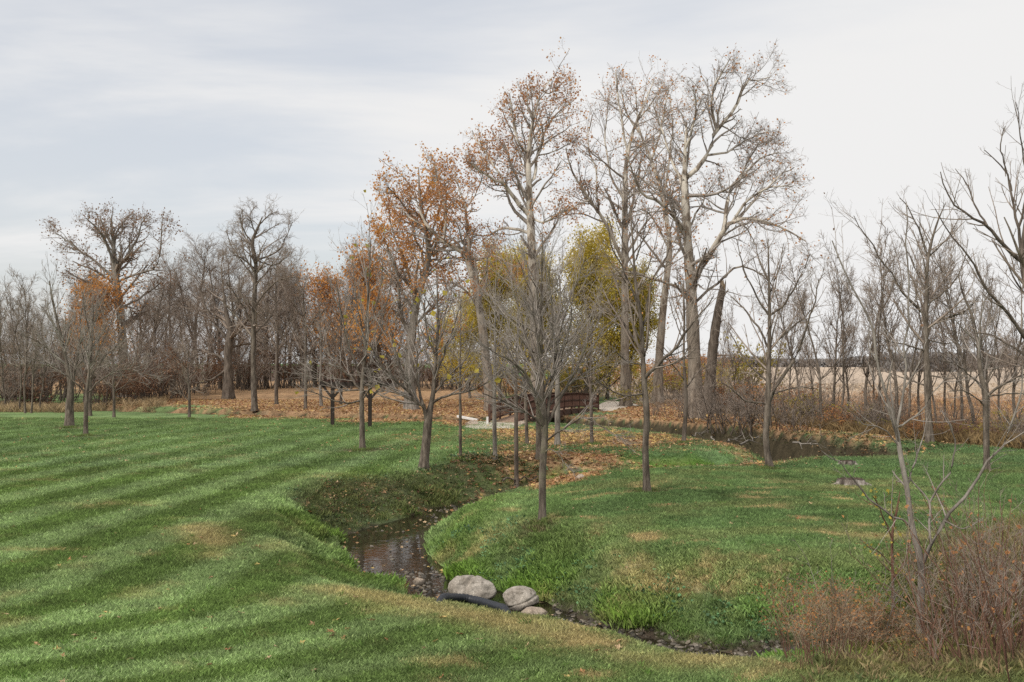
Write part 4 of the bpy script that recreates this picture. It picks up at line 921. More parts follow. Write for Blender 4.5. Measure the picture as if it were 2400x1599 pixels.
traced('sycamore', f, f[1], [(1235, 945, 32), (1232, 800, 25), (1226, 660, 22), (1220, 530, 18), (1218, 486, 17), (1216, 436, 14), (1214, 351, 11), (1221, 301, 8), (1235, 233, 5), (1248, 205, 4), (1268, 178, 2)],
       [([(1218, 486), (1181, 456), (1157, 422), (1140, 415), (1113, 399), (1080, 375)], 11, 2.5, 0, -2.5), ([(1220, 530), (1181, 527), (1147, 527), (1120, 542), (1086, 539)], 8, 2.5, 0, 2.5), ([(1217, 442), (1231, 402), (1235, 358), (1252, 307), (1279, 260), (1316, 233)], 9, 2, 0, 1), ([(1215, 361), (1194, 334), (1181, 287), (1176, 260), (1171, 215)], 7, 2, 0, -1),
        ([(1216, 449), (1184, 402), (1165, 350), (1130, 300)], 5, 2, 0, 2), ([(1220, 518), (1248, 512), (1282, 491), (1329, 474)], 6, 2.5, 0, -2), ([(1225, 290), (1214, 250), (1211, 225), (1214, 195)], 5, 1.5, 0, -1), ([(1240, 215), (1262, 215), (1286, 195)], 4, 1.5, 0, 1), ([(1157, 422), (1130, 370), (1100, 330), (1085, 300)], 5, 2, -1, 1), ([(1235, 358), (1270, 350), (1310, 330)], 4, 2, .4, 2)],
       B['syc'], B['twig'], 'white-trunked sycamore hung with rust leaves above the bridge', 154, levels=scaled(SYC, 1.05, 1.0), leaf=dict(n=4700, size=.115, spread=.22), leafmat=LM['rust'], sides=10)
f = foot(1128, 945)
traced('sycamore', f, f[1], [(1128, 945, 26), (1118, 830, 21), (1100, 700, 18), (1076, 598, 15), (1059, 577, 12), (1019, 554, 10), (988, 527, 8), (971, 503, 5), (952, 445, 2)],
       [([(1073, 596), (1073, 520), (1068, 469), (1052, 429), (1040, 380)], 8, 2, 0, 1.5), ([(1080, 610), (1130, 588), (1154, 598), (1190, 615)], 6, 2, 0, -2), ([(1026, 557), (1026, 486), (1005, 430), (1000, 380)], 6, 2, 0, -2), ([(1068, 480), (1090, 450), (1110, 400), (1105, 350)], 4, 2, .9, 2), ([(1100, 700), (1060, 660), (1020, 650), (980, 660)], 5, 2, 0, -2), ([(988, 530), (940, 500), (910, 470)], 5, 2, 0, 1)],
       B['syc'], B['twig'], 'leaning sycamore bending left towards the orange-leaved tree', 155, levels=scaled(SYC, 1.05, .9), leaf=dict(n=4800, size=.115, spread=.25), leafmat=LM['rust'], sides=10)
f = foot(945, 941)
traced('orange_tree', f, f[1], [(945, 941, 30), (941, 870, 24), (945, 780, 20), (960, 680, 18), (984, 600, 15), (980, 530, 11), (965, 460, 7), (962, 385, 2)],
       [([(945, 790), (920, 720), (915, 650), (905, 600), (888, 560)], 11, 2.5, 0, -2), ([(960, 690), (930, 600), (905, 540), (893, 470)], 8, 2, 0, 2), ([(984, 600), (1010, 540), (1025, 470), (1020, 410)], 7, 2, 0, -1), ([(980, 540), (940, 490), (910, 450), (890, 430)], 6, 2, 0, -2), ([(950, 760), (1000, 700), (1040, 660), (1070, 640)], 7, 2, 0, 1.5),
        ([(945, 820), (900, 780), (870, 740), (850, 690)], 7, 2, 0, -1), ([(944, 840), (990, 790), (1030, 760)], 6, 2, 0, -2), ([(975, 640), (1000, 620), (1040, 600)], 5, 2, 0, 2), ([(967, 470), (990, 420), (1000, 370)], 4, 2, 0, 1)],
       B['pale'], B['twigd'], 'broad tree with orange leaves left of the sycamores', 156, levels=scaled(SYC, 1.0, 1.1), leaf=dict(n=8200, size=.13, spread=.3, clump=lambda p: .4 + (fbm(p[:, 0] * .35, p[:, 2] * .35, 7, 3) > .5) * 1.0), leafmat=LM['orange'], sides=10)
f = foot(286, 912)
traced('sycamore', f, f[1], [(286, 912, 26), (282, 800, 20), (275, 700, 17), (268, 650, 15), (263, 603, 12), (260, 549, 8), (256, 515, 4), (258, 488, 1.5)],
       [([(265, 611), (244, 557), (223, 525), (198, 502)], 8, 2, 0, -3), ([(265, 620), (297, 578), (318, 545), (326, 510), (340, 496)], 8, 2, 0, 3), ([(267, 640), (223, 603), (186, 578), (153, 553), (126, 537)], 7, 2, 0, 2), ([(268, 650), (310, 630), (355, 615), (371, 557), (372, 510)], 6, 2, 0, -2), ([(260, 549), (280, 515), (295, 495)], 5, 1.5, 0, 1), ([(260, 560), (235, 515), (230, 495)], 5, 1.5, 0, 1), ([(275, 700), (230, 660), (180, 640), (150, 620)], 6, 2, 0, -2), ([(276, 710), (330, 680), (370, 650)], 6, 2, 0, 2)],
       B['pale'], B['twigd'], 'wide pale sycamore rising highest above the left wood', 157, levels=scaled(SYC, 1.05, 1.1, 1.15), leaf=dict(n=2600, size=.13, spread=.3), leafmat=LM['brown'], sides=9)
f = foot(585, 943)
traced('tall_elm', f, f[1], [(585, 943, 14), (582, 820, 12), (584, 700, 10), (588, 600, 9), (577, 562, 8), (590, 530, 6), (598, 512, 5), (601, 503, 3), (603, 497, 1.5)],
       [([(577, 565), (560, 530), (552, 500), (560, 482)], 4, 1.5, 0, -.8), ([(588, 605), (615, 590), (640, 575), (660, 540), (672, 510)], 5, 1.5, 0, 1), ([(586, 650), (555, 600), (530, 560), (520, 530)], 4, 1.5, 0, 1.5), ([(584, 700), (620, 660), (655, 640), (690, 640)], 4, 1.5, 0, -1.5), ([(597, 508), (618, 495), (636, 488)], 3.5, 1.2, 0, .8), ([(592, 528), (575, 500), (580, 482)], 3.5, 1.2, 0, .8), ([(583, 740), (550, 690), (520, 650)], 4, 1.5, 0, -1.5), ([(583, 780), (620, 730), (640, 690)], 4, 1.5, 0, 1.5), ([(587, 620), (550, 590), (520, 590)], 4, 1.2, 0, -1.5), ([(590, 600), (630, 610), (660, 590)], 4, 1.2, 0, -1)],
       B['grey'], B['twigd'], 'tall crooked elm with a fine domed top in the leaf litter', 158, levels=scaled(SYC, .85, 1.15, 1.0))
f = foot(525, 918)
traced('old_oak', f, f[1], [(525, 918, 25), (524, 850, 21), (525, 800, 19), (530, 760, 15), (520, 720, 10), (512, 660, 4), (508, 610, 2)],
       [([(528, 785), (560, 745), (580, 720), (600, 690), (620, 650)], 10, 2.5, 0, -1.5), ([(524, 850), (490, 870), (455, 880), (420, 870)], 7, 2, 0, -2), ([(527, 780), (490, 740), (470, 700), (455, 650)], 8, 2, 0, 1.5), ([(526, 805), (570, 790), (605, 805), (630, 790)], 7, 2, 0, 1.5), ([(522, 830), (480, 810), (440, 800)], 6, 2, 0, 2), ([(528, 760), (545, 700), (560, 640)], 6, 2, 0, 1)],
       B['dark'], B['twigd'], 'gnarled old oak with a thick trunk at the wood edge', 159, levels=scaled(SYC, 1.2, 1.0, 1.3))

# broken snag
def snag():
    f = foot(1628, 952); e = empty('broken_snag', f); tag(e, 'leaning broken dead trunk right of the huge sycamore', 'dead tree')
    d = f[1]; pxm = d / FPX; r = np.random.default_rng(5)
    pts = [(1628, 952, 34), (1630, 900, 27), (1634, 850, 24), (1643, 760, 21), (1655, 690, 17), (1661, 662, 15)]
    T = [at(u, v, d) - f for u, v, _ in pts]; T[0][1:] = (0, -.1)
    P, R = resample(T, [w * pxm / 2 for *_, w in pts], 26); V, F = tubes(P[None], R[None], 14)
    V[-14:, 2] += r.uniform(-.1, .65, 14)          # splintered top
    V += r.normal(0, .018, V.shape)
    cap = np.array([[len(V) - 14 + i, len(V) - 14 + (i + 1) % 14, len(V), len(V)] for i in range(14)]); V = np.concatenate([V, [P[-1] - [0, 0, .25]]])
    me = np_mesh('snag_trunk', V, F); link('trunk', me, B['dark'], e)
    bm = bmesh.new(); ring = [bm.verts.new(V[-15 + i]) for i in range(14)]; c = bm.verts.new(V[-1])
    for i in range(14): bm.faces.new((ring[i], ring[(i + 1) % 14], c))
    m2 = bpy.data.meshes.new('broken_top'); bm.to_mesh(m2); bm.free(); link('broken_top', m2, B['straw'], e)
    P2, R2 = grow(P[None], R[None], r, 7, .4, 50, 15, .22, 6, .2, .05, .25, .3, rmin=.015, lmax=2.2); P3, R3 = grow(P2, R2, r, 5, .3, 45, 15, .5, 4, .2, .03, .6, .4, rmin=.012, lmax=.9)
    link('branches', np_mesh('snag_branches', *merge([tubes(P2, R2, 4), tubes(P3, R3, 3)])), B['twigd'], e)['kind'] = 'stuff'
snag()

# ------------------------------------------------------------------ wood, thickets and the tree row: kinds built once, copied singly
def st(levels, **k): return dict(levels=levels, **k)
L_WOOD = [dict(n=26, tmin=.18, ang=46, angs=15, ratio=.42, K=8, wig=.11, trop=.09, rr=.42, tip=.25, lmin=1.2, lmax=6, rmin=.026, sides=5, taper=.55, keep=True),
          dict(n=8, tmin=.15, ang=44, angs=15, ratio=.45, K=5, wig=.15, trop=.07, rr=.5, tip=.35, lmin=.8, lmax=2.8, rmin=.014, keep=True),
          dict(n=5, tmin=.15, ang=42, angs=15, ratio=.5, K=4, wig=.15, trop=.06, rr=.6, tip=.45, lmin=.6, lmax=1.5, rmin=.0095),
          dict(n=1.4, tmin=.2, ang=40, angs=15, ratio=.55, K=3, wig=.15, trop=.05, rr=.7, tip=.6, lmin=.35, lmax=.8, rmin=.007)]
L_SLIM = [dict(n=20, tmin=.25, ang=34, angs=11, ratio=.34, K=8, wig=.08, trop=.11, rr=.42, tip=.25, lmin=.7, lmax=3.5, rmin=.018, sides=4, taper=.45, keep=True),
          dict(n=7, tmin=.15, ang=38, angs=12, ratio=.42, K=5, wig=.12, trop=.08, rr=.5, tip=.35, lmin=.4, lmax=1.7, rmin=.012, keep=True),
          dict(n=3.6, tmin=.2, ang=40, angs=14, ratio=.48, K=3, wig=.14, trop=.05, rr=.6, tip=.45, lmin=.3, lmax=.9, rmin=.009)]
WOODS = [generic('wood_tree', 200 + i, 15, .20, st(L_WOOD, tw=.07, th=.85)) for i in range(4)]
SLIMS = [generic('slim_tree', 220 + i, 9, .085, st(L_SLIM, tw=.085, th=.9, lean=.07, tt=.12)) for i in range(4)]
ORNGS = [generic('orange_tree', 240 + i, 9, .14, st(L_WOOD[:3], tw=.06, th=.85, leaf=dict(n=3400, size=.12, spread=.4))) for i in range(1)]
OLIVE = [generic('olive_tree', 250 + i, 13, .18, st([dict(L_WOOD[0], tmin=.08, n=30, ratio=.44, ang=42), dict(L_WOOD[1], n=5), dict(L_WOOD[2], n=2.2)], tw=.05, th=.85, leaf=dict(n=30000, size=.11, spread=.4, clump=lambda p: .35 + (fbm(p[:, 0] * .55, p[:, 2] * .55 + p[:, 1] * .2, 3, 3) > .47) * 1.0))) for i in range(2)]
def shrub_meshes(name, seed, H, stems, rad, leaf=None, r0=.022, n1=7, n2=5, rmin=.006, lean=.35, wig=.12, t0=.2, ratio=.4):
    r = np.random.default_rng(seed); K = 7
    a = r.uniform(0, 2 * PI, stems); d0 = rad * np.sqrt(r.uniform(0, 1, stems)); P = np.zeros((stems, K, 3)); P[:, 0, 0] = d0 * np.cos(a); P[:, 0, 1] = d0 * np.sin(a); P[:, 0, 2] = -.05
    d = unit(np.stack([np.cos(a) * lean * d0 / rad + r.normal(0, .12, stems), np.sin(a) * lean * d0 / rad + r.normal(0, .12, stems), np.ones(stems)], 1)); L = H * r.uniform(.55, 1.1, stems)
    for k in range(1, K): d = unit(d + r.normal(0, wig, (stems, 3)) + UP * .02); P[:, k] = P[:, k - 1] + d * (L / (K - 1))[:, None]
    R = r0 * r.uniform(.6, 1.2, stems)[:, None] * np.linspace(1, .3, K)[None]
    P2, R2 = grow(P, R, r, n1, t0, 38, 14, ratio, 5, .14, .05, .55, .4, lmin=.15, rmin=rmin); P3, R3 = grow(P2, R2, r, n2, .2, 42, 15, .45, 3, .15, .03, .6, .5, lmin=.1, rmin=rmin * .8)
    out = {'stems': np_mesh(name + '_stems', *tubes(P, R, 5)), 'twigs': np_mesh(name + '_twigs', *merge([tubes(P2, R2, 3), tubes(P3, R3, 3)]))}
    if leaf: V, F, t = leaves_on(P3, r, **leaf); out['foliage'] = np_mesh(name + '_foliage', V, F, False, {'tone': t})
    return out
BRUSH = [shrub_meshes('thicket', 300 + i, 4.2, 14, 1.1, r0=.028, n1=8, n2=5, rmin=.009) for i in range(3)]
BRUSHL = [shrub_meshes('leafy_thicket', 310 + i, 3.2, 12, 1.0, dict(n=700, size=.10, spread=.12), r0=.025, n1=7, n2=4, rmin=.008) for i in range(3)]
def put(kind, name, mats, loc, label, cat, group, rz, s, sxy=1.0):
    e = empty(name, loc, rz, s); e.scale = (s * sxy, s * sxy, s); tag(e, label, cat, group)
    for k, me in kind.items():
        o = bpy.data.objects.new(k, me); COL.objects.link(o); o.parent = e
        if k != 'trunk': o['kind'] = 'stuff'
        if len(me.materials) == 0: me.materials.append(mats[k])
    return e
WM = dict(trunk=B['dark'], crown=B['twigd'], foliage=LM['orange']); SM = dict(trunk=B['grey'], crown=B['twigd']); OM = dict(trunk=B['dark'], crown=B['twigd'], foliage=LM['olive'])
BM_ = dict(stems=B['dark'], twigs=B['twigd']); BL = [dict(stems=B['dark'], twigs=B['red'], foliage=LM['brown']), dict(stems=B['dark'], twigs=B['twigd'], foliage=LM['green']), dict(stems=B['dark'], twigs=B['red'], foliage=LM['rust'])]
R_ = np.random.default_rng(77)
def rise(kind_h, u, v, top):
    """foot on the land and scale so that the top reaches that picture height"""
    f = foot(u, v); z = at(u, top, f[1])[2]; return f, max(.2, (z - f[2]) / kind_h)
# the wood at the left: (u, foot v, top v)
wood = [(20, 918, 640), (62, 915, 660), (108, 908, 700), (150, 900, 640), (330, 905, 600), (352, 897, 640), (395, 900, 560), (428, 893, 520), (455, 898, 590), (480, 890, 600), (505, 893, 560), (548, 889, 540), (572, 893, 590),
        (612, 888, 560), (640, 890, 560), (668, 886, 600), (700, 887, 590), (722, 889, 640), (748, 886, 610), (778, 888, 600), (802, 886, 620), (826, 889, 560), (850, 886, 545), (872, 888, 590), (895, 887, 600), (-40, 920, 650), (240, 898, 700), (205, 900, 690), (310, 893, 650), (1005, 888, 690), (1040, 890, 700)]
wood += [(u_, 884 + (k_ % 3) * 2, np.interp(u_, [0, 120, 300, 420, 560, 700, 860, 1000], [680, 690, 600, 600, 570, 610, 590, 690]) + (k_ * 37 % 60)) for k_, u_ in enumerate(range(-30, 1060, 58))]
for i, (u, v, t) in enumerate(wood):
    hk = [12.9, 12.9, 12.9, 12.9]; f, s = rise(15.2, u, v, t)
    put(WOODS[i % 4], 'wood_tree', WM, f, 'bare brown tree in the dense wood behind the left lawn', 'tree', 'bare trees of the left wood', R_.uniform(0, 6.28), s, R_.uniform(.85, 1.2))
for i in range(34):
    u = R_.uniform(-30, 1060); v = np.interp(u, [0, 150, 330, 480, 620, 1060], [940, 938, 925, 906, 893, 897]) + R_.uniform(-8, 2); t = np.interp(u, [0, 60, 150, 300, 480, 620, 760, 900, 1060], [700, 680, 740, 720, 700, 690, 690, 700, 760]) + R_.uniform(-40, 50)
    f, s = rise(8.9, u, v, t)
    put(SLIMS[i % 4], 'slim_wood_tree', SM, f, 'slender bare young tree at the front of the left wood', 'tree', 'slender trees fronting the left wood', R_.uniform(0, 6.28), s, 1.0)
for i, (u, v, t) in enumerate([(12, 940, 650), (45, 947, 640), (58, 950, 620), (72, 950, 660), (92, 946, 700)]):
    f, s = rise(8.9, u, v, t)
    put(SLIMS[i % 4], 'slim_lawn_edge_tree', dict(trunk=B['grey'], crown=B['twig']), f, ['leftmost', 'second', 'third', 'fourth', 'rightmost'][i] + ' slim grey tree of five in the row at the far left lawn edge', 'tree', 'row of slim trees at the far left', R_.uniform(0, 6.28), s, .8)
for i in range(62):
    u = R_.uniform(-40, 1130); v = np.interp(u, [0, 150, 330, 480, 620, 900, 1130], [941, 939, 926, 907, 893, 893, 905]) + R_.uniform(-10, 1); t = v - R_.uniform(70, 150)
    f, s = rise(4.0, u, v, t)
    if i % 3: put(BRUSH[i % 3], 'thicket_shrub', BM_, f, 'bare grey-brown thicket shrub below the trees of the left wood', 'shrub', 'bare shrubs under the left wood', R_.uniform(0, 6.28), s, 1.25)
    else: put(BRUSHL[i % 3], 'leafy_thicket_shrub', BL[0], f, 'russet-leaved shrub in the undergrowth of the left wood', 'shrub', 'russet shrubs under the left wood', R_.uniform(0, 6.28), s, 1.25)
for (u, v, t, lab) in [(150, 915, 660, 'orange-leaved tree left of the pale sycamore in the left wood')]:
    f, s = rise(8.2, u, v, t); put(ORNGS[0], 'orange_wood_tree', WM, f, lab, 'tree', None, 1.0, s, 1.15)
f, s = rise(8.2, 215, 905, 650); put(ORNGS[0], 'orange_wood_tree', WM, f, 'orange-leaved tree directly before the pale sycamore in the left wood', 'tree', None, 2.7, s, 1.0)
f, s = rise(8.2, 800, 892, 640); put(ORNGS[0], 'orange_wood_tree', WM, f, 'low orange-leaved tree in the wood behind the arbor', 'tree', None, 4.0, s, .9)
f, s = rise(8.2, 880, 900, 600); put(ORNGS[0], 'orange_wood_tree', WM, f, 'amber-leaved tree at the left side of the broad orange tree', 'tree', None, 5.0, s, .85)
# yellow-green trees behind the bridge
for i, (u, v, t, lab, mt, sx) in enumerate([(1150, 925, 610, 'olive-leaved tree behind the near end of the bridge', 'olive', .95), (1345, 922, 565, 'tall olive-yellow tree behind the far end of the bridge', 'olive', .95), (1445, 923, 640, 'golden-yellow tree in front of the straight sycamore', 'yellow', .9), (1080, 915, 700, 'yellowish bushy tree left of the bridge', 'olive', 1.0), (1250, 919, 610, 'thin olive-leaved tree behind the middle of the bridge', 'olive', .9), (1395, 917, 610, 'olive-leaved tree between the tall olive-yellow tree and the golden one', 'olive', .9), (1205, 916, 660, 'low olive-leaved tree behind the vase-shaped maple', 'olive', 1.0)]):
    f, s = rise(12.2, u, v, t)
    kd = {k: (me.copy() if k == 'foliage' and mt == 'yellow' else me) for k, me in OLIVE[i % 2].items()}
    if mt == 'yellow': kd['foliage'].materials.clear()
    put(kd, 'leafy_tree', dict(OM, foliage=LM[mt]), f, lab, 'tree', None, 1.3 * i, s, sx)
f, s = rise(3.0, 1440, 935, 880); put(BRUSHL[1], 'golden_bush', dict(stems=B['dark'], twigs=B['twigd'], foliage=LM['yellow']), f, 'low golden bush beside the far end of the bridge', 'shrub', None, 0, s, 1.6)
# undergrowth behind the creek
for i in range(34):
    u = R_.uniform(1120, 1660); v = R_.uniform(898, 922); t = v - R_.uniform(45, 100); f, s = rise(3.3, u, v, t)
    if i % 3 == 0: put(BRUSH[i % 3], 'creek_thicket', BM_, f, 'bare brown shrub behind the bridge and the sycamores', 'shrub', 'bare shrubs behind the bridge', R_.uniform(0, 6.28), s * .8, 1.6)
    else: put(BRUSHL[i % 3], 'creek_russet_shrub', BL[0 if i % 2 else 2], f, 'russet shrub behind the bridge and the sycamores', 'shrub', 'russet shrubs behind the bridge', R_.uniform(0, 6.28), s, 1.6)
f, s = rise(3.2, 1712, 945, 770); put({k: (m_.copy() if k == 'foliage' else m_) for k, m_ in BRUSHL[1].items()}, 'dull_green_bush', BL[1], f, 'dull green bush right of the broken snag', 'shrub', None, .5, s, .75)
f, s = rise(3.2, 2030, 985, 890); put({k: (m_.copy() if k == 'foliage' else m_) for k, m_ in BRUSHL[2].items()}, 'dull_green_bush', BL[1], f, 'dull green bush among the thin trees of the field edge', 'shrub', None, 2.5, s, .8)
# tree row along the field
row = [(1660, 940, 700, .8), (1690, 945, 720, .8), (1840, 968, 640, 1), (1893, 985, 590, 1), (1917, 982, 600, 1), (1948, 978, 640, .9), (1987, 988, 560, 1), (2010, 985, 640, .8), (2060, 995, 520, 1), (2085, 1000, 560, .8), (2114, 985, 600, .9), (2175, 985, 620, .9), (2209, 992, 560, .9), (2238, 1006, 530, 1), (2300, 1000, 620, .8), (2335, 1010, 560, 1), (1870, 970, 690, .8), (2150, 995, 560, .7), (1775, 962, 700, .9), (1815, 966, 660, .8), (1932, 984, 560, .8), (2030, 992, 590, .9), (2270, 1000, 600, .9), (2190, 980, 700, .9)]
row.sort()
ORD = ['first', 'second', 'third', 'fourth', 'fifth', 'sixth', 'seventh', 'eighth', 'ninth', 'tenth', 'eleventh', 'twelfth', 'thirteenth', 'fourteenth', 'fifteenth', 'sixteenth', 'seventeenth', 'eighteenth', 'nineteenth', 'twentieth', 'twenty-first', 'twenty-second', 'twenty-third', 'twenty-fourth']
for i, (u, v, t, sx) in enumerate(row):
    f, s = rise(8.9, u, v, t); put(SLIMS[(i * 3) % 4], 'field_edge_tree', SM, f, ORD[i] + ' thin bare tree from the snag in the row along the field edge', 'tree', 'thin bare trees along the field', R_.uniform(0, 6.28), s, sx)
for i in range(64):
    u = R_.uniform(1640, 2420); v = np.interp(u, [1640, 1900, 2100, 2420], [945, 985, 1008, 1035]) + R_.uniform(-14, 4); t = v - R_.uniform(30, 135) * (1.0 if u < 1850 else .8); f, s = rise(3.6, u, v, t)
    if i % 2: put(BRUSH[i % 3], 'field_edge_shrub', BM_, f, 'bare brown shrub in the undergrowth along the field edge', 'shrub', 'bare shrubs along the field', R_.uniform(0, 6.28), s, 1.4)
    else: put(BRUSHL[i % 3], 'field_edge_russet_shrub', BL[0], f, 'russet dry shrub in the undergrowth along the field edge', 'shrub', 'russet shrubs along the field', R_.uniform(0, 6.28), s * .8, 1.5)
for i, (u, v, t) in enumerate([(1500, 958, 915), (1560, 962, 905), (1605, 970, 900), (1640, 975, 895), (1672, 978, 880), (1700, 980, 890), (1730, 985, 880), (1758, 988, 900), (1790, 990, 905), (1845, 992, 930)]):
    f, s = rise(3.6, u, v, t); put(BRUSH[i % 3], 'creek_bank_shrub', BM_, f, ['first', 'second', 'third', 'fourth', 'fifth', 'sixth', 'seventh', 'eighth', 'ninth', 'tenth'][i] + ' bare shrub hanging over the far bank of the dark creek', 'shrub', 'shrubs over the creek bank', R_.uniform(0, 6.28), s, 1.7)
# dry grass along the field edge
n = 2400; r = np.random.default_rng(31); u = r.uniform(1640, 2420, n); v = np.interp(u, [1640, 1900, 2100, 2420], [940, 982, 1004, 1034]) + r.uniform(-12, 9, n)
G = np.array([gnd(a, b) for a, b in zip(u, v)]); hh, _, _ = relief(G[:, 0], G[:, 1])
hay = [clump_mesh('hay', 16, .22, .20, .62, .007, s_, .4) for s_ in (21, 22)]
scatter('field_edge_grass', np.stack([G[:, 0], G[:, 1], hh], 1), np.stack([r.normal(0, .1, n), r.normal(0, .1, n), r.uniform(0, 6.28, n)], 1), r.uniform(.5, 1.25, n), np.array([.28, .195, .10]) * r.uniform(.5, 1.2, (n, 1)), hay, M_BLADE, 'dry tan grass along the field edge', 8)
n = 1100; u = r.uniform(-20, 380, n); v = np.interp(u, [-20, 150, 330, 420], [946, 947, 938, 928]) + r.uniform(-10, 2, n)
G = np.array([gnd(a, b) for a, b in zip(u, v)]); hh, _, _ = relief(G[:, 0], G[:, 1])
scatter('left_dry_grass', np.stack([G[:, 0], G[:, 1], hh], 1), np.stack([r.normal(0, .1, n), r.normal(0, .1, n), r.uniform(0, 6.28, n)], 1), r.uniform(.5, 1.2, n), np.array([.44, .33, .2]) * r.uniform(.5, 1.2, (n, 1)), hay, M_BLADE, 'dry tan grass before the left wood', 9)
# wood far across the field, right, and the distant tree line
for i in range(16):
    u = 2225 + i * 14 + R_.uniform(-5, 5); t = np.interp(u, [2225, 2290, 2353, 2450], [815, 788, 765, 760]) + R_.uniform(-8, 8); d = R_.uniform(230, 270); g = at(u, 843, d); z = at(u, t, d)[2]; s = (z + .2) / 15.0
    put(WOODS[i % 4], 'far_wood_tree', WM, (g[0], d, 0), 'brown tree in the wood across the field at right', 'tree', 'trees of the wood across the field', R_.uniform(0, 6.28), s, 1.3)
def tree_line(name, d, u0, u1, htop, n, seed, label, mat):
    r = np.random.default_rng(seed); x0, x1 = at(u0, 800, d)[0], at(u1, 800, d)[0]; W_ = x1 - x0
    x = r.uniform(x0, x1, n); y = d + r.uniform(-14, 14, n); top = htop * (.55 + .75 * fbm(x * .022, y * 0, seed, 3)) * (.8 + .3 * fbm(x * .12, x * 0, seed + 3, 2)); z = top * r.uniform(0, 1, n) ** .8
    q = unit(r.normal(0, 1, (n, 3)) * np.array([.5, .3, 1])); L = d * .0022; S = unit(np.cross(q, r.normal(0, 1, (n, 3)))) * L * .5; c = np.stack([x, y, z], 1)
    V = np.stack([c - q * L + S, c - q * L - S, c + q * L], 1).reshape(-1, 3)
    o = link(name, np_mesh(name, V, np.arange(n * 3).reshape(-1, 3), False, {'tone': np.repeat(r.uniform(.2, .8, n), 3)}), mat); tag(o, label, None, kind='stuff')
M_FAR = mat_leaf('far_wood', [(0, (.17, .165, .165)), (.5, (.24, .23, .225)), (1, (.32, .30, .285))], .2)  # greyed colour carries the distance haze, no air is built
tree_line('distant_tree_line', 900, 1560, 2420, 9, 16000, 41, 'far grey wood along the horizon across the field', M_FAR)
tree_line('distant_wood', 420, 2040, 2240, 9, 4000, 43, 'nearer grey wood on the horizon right of the oak', M_FAR)
tree_line('wood_depth', 175, -60, 1120, 3.6, 9000, 44, 'dim brush deep inside the left wood', mat_leaf('deep_brush', [(0, (.12, .10, .085)), (.5, (.19, .155, .135)), (1, (.26, .22, .19))], .2))

# ------------------------------------------------------------------ boulders, pipe, stumps
M_ROCK = mat_plain('granite', [(.25, (.12, .10, .08)), (.42, (.32, .28, .235)), (.58, (.45, .405, .35)), (.8, (.56, .52, .46))], 3.2, .85, None, (.6, .02), 8)
M_ROCKB = mat_plain('sandstone', [(.25, (.22, .165, .12)), (.5, (.40, .325, .255)), (.8, (.54, .47, .39))], 4, .85, None, (.6, .02), 8)
def stain(m):
    nt = m.node_tree; b = nt.nodes['Principled BSDF']; l = b.inputs['Base Color'].links[0].from_socket; o = coord(nt)
    f1 = ramp(nt, noise(nt, o, 9, 6, .75), [(.52, (0, 0, 0)), (.66, (.75, .75, .75))]); c = mixrgb(nt, f1, l, (.085, .070, .050))
    f2 = ramp(nt, noise(nt, o, 42, 4, .7), [(.50, (.72, .72, .72)), (.62, (1.12, 1.12, 1.12))]); c = mixrgb(nt, 1.0, c, f2, 'MULTIPLY'); nt.links.new(c, b.inputs['Base Color'])
    sp = node(nt, 'ShaderNodeSeparateXYZ'); nt.links.new(geo_pos(nt), sp.inputs[0]); mr = node(nt, 'ShaderNodeMapRange'); nt.links.new(sp.outputs[2], mr.inputs[0])   # wet line just above the water
    mr.inputs[1].default_value = WZ + .05; mr.inputs[2].default_value = WZ + .13; mr.inputs[3].default_value = .38; mr.inputs[4].default_value = 1.0
    cc = node(nt, 'ShaderNodeCombineXYZ'); [nt.links.new(mr.outputs[0], cc.inputs[i_]) for i_ in range(3)]; nt.links.new(mixrgb(nt, 1.0, c, cc.outputs[0], 'MULTIPLY'), b.inputs['Base Color'])
stain(M_ROCK); stain(M_ROCKB)
def rock(name, loc, size, seed, label, mat=None, facets=9, crack=None, rz=0.0, group=None, part=None):
    bm = bmesh.new(); bmesh.ops.create_icosphere(bm, subdivisions=5, radius=1.0); r = np.random.default_rng(seed)
    V = np.array([v.co[:] for v in bm.verts]); N = V.copy()
    for _ in range(facets):                                   # broad worn faces
        n = unit(r.normal(0, 1, 3) + np.array([0, 0, .2])); off = r.uniform(.66, .88); d = V @ n - off; k = d > 0
        V[k] -= n * (d[k] * .95)[:, None]
    for s_, a in ((1.3, .12), (3.0, .075), (8, .03), (19, .012)):
        q = fbm(N[:, 0] * s_ + seed, N[:, 1] * s_ + N[:, 2] * s_ * .73, seed, 3) + fbm(N[:, 2] * s_ - seed, N[:, 0] * s_ * .6 - N[:, 1] * s_, seed + 5, 3) - 1
        V += N * (q * a)[:, None]
    if crack is not None:
        n, off, wd = np.array(crack[0]), crack[1], crack[2]; w_ = V @ n - off + .05 * np.sin(V[:, 2] * 5 + 1); V -= N * (.11 * np.exp(-(w_ / wd) ** 2))[:, None]
    V *= np.array(size)
    for v, p in zip(bm.verts, V): v.co = p
    for f_ in bm.faces: f_.smooth = True
    me = bpy.data.meshes.new(name); bm.to_mesh(me); bm.free()
    o = link(name, me, mat or M_ROCK); o.location = loc; o.rotation_euler = (0, 0, rz); tag(o, label, 'rock', group); return o
def water_pt(u, v, z=WZ): return gnd(u, v, z)
p = water_pt(1084, 1388); p[1] += .25; sz = p[1] / FPX
rock('boulder', (p[0], p[1], WZ + 26 * sz), (55 * sz, 42 * sz, 38 * sz), 3, 'largest grey boulder in the brook with a crack down its face', crack=((.96, -.25, .1), .02, .05), facets=16)
p = water_pt(1196, 1405); p[1] += .25; sz = p[1] / FPX
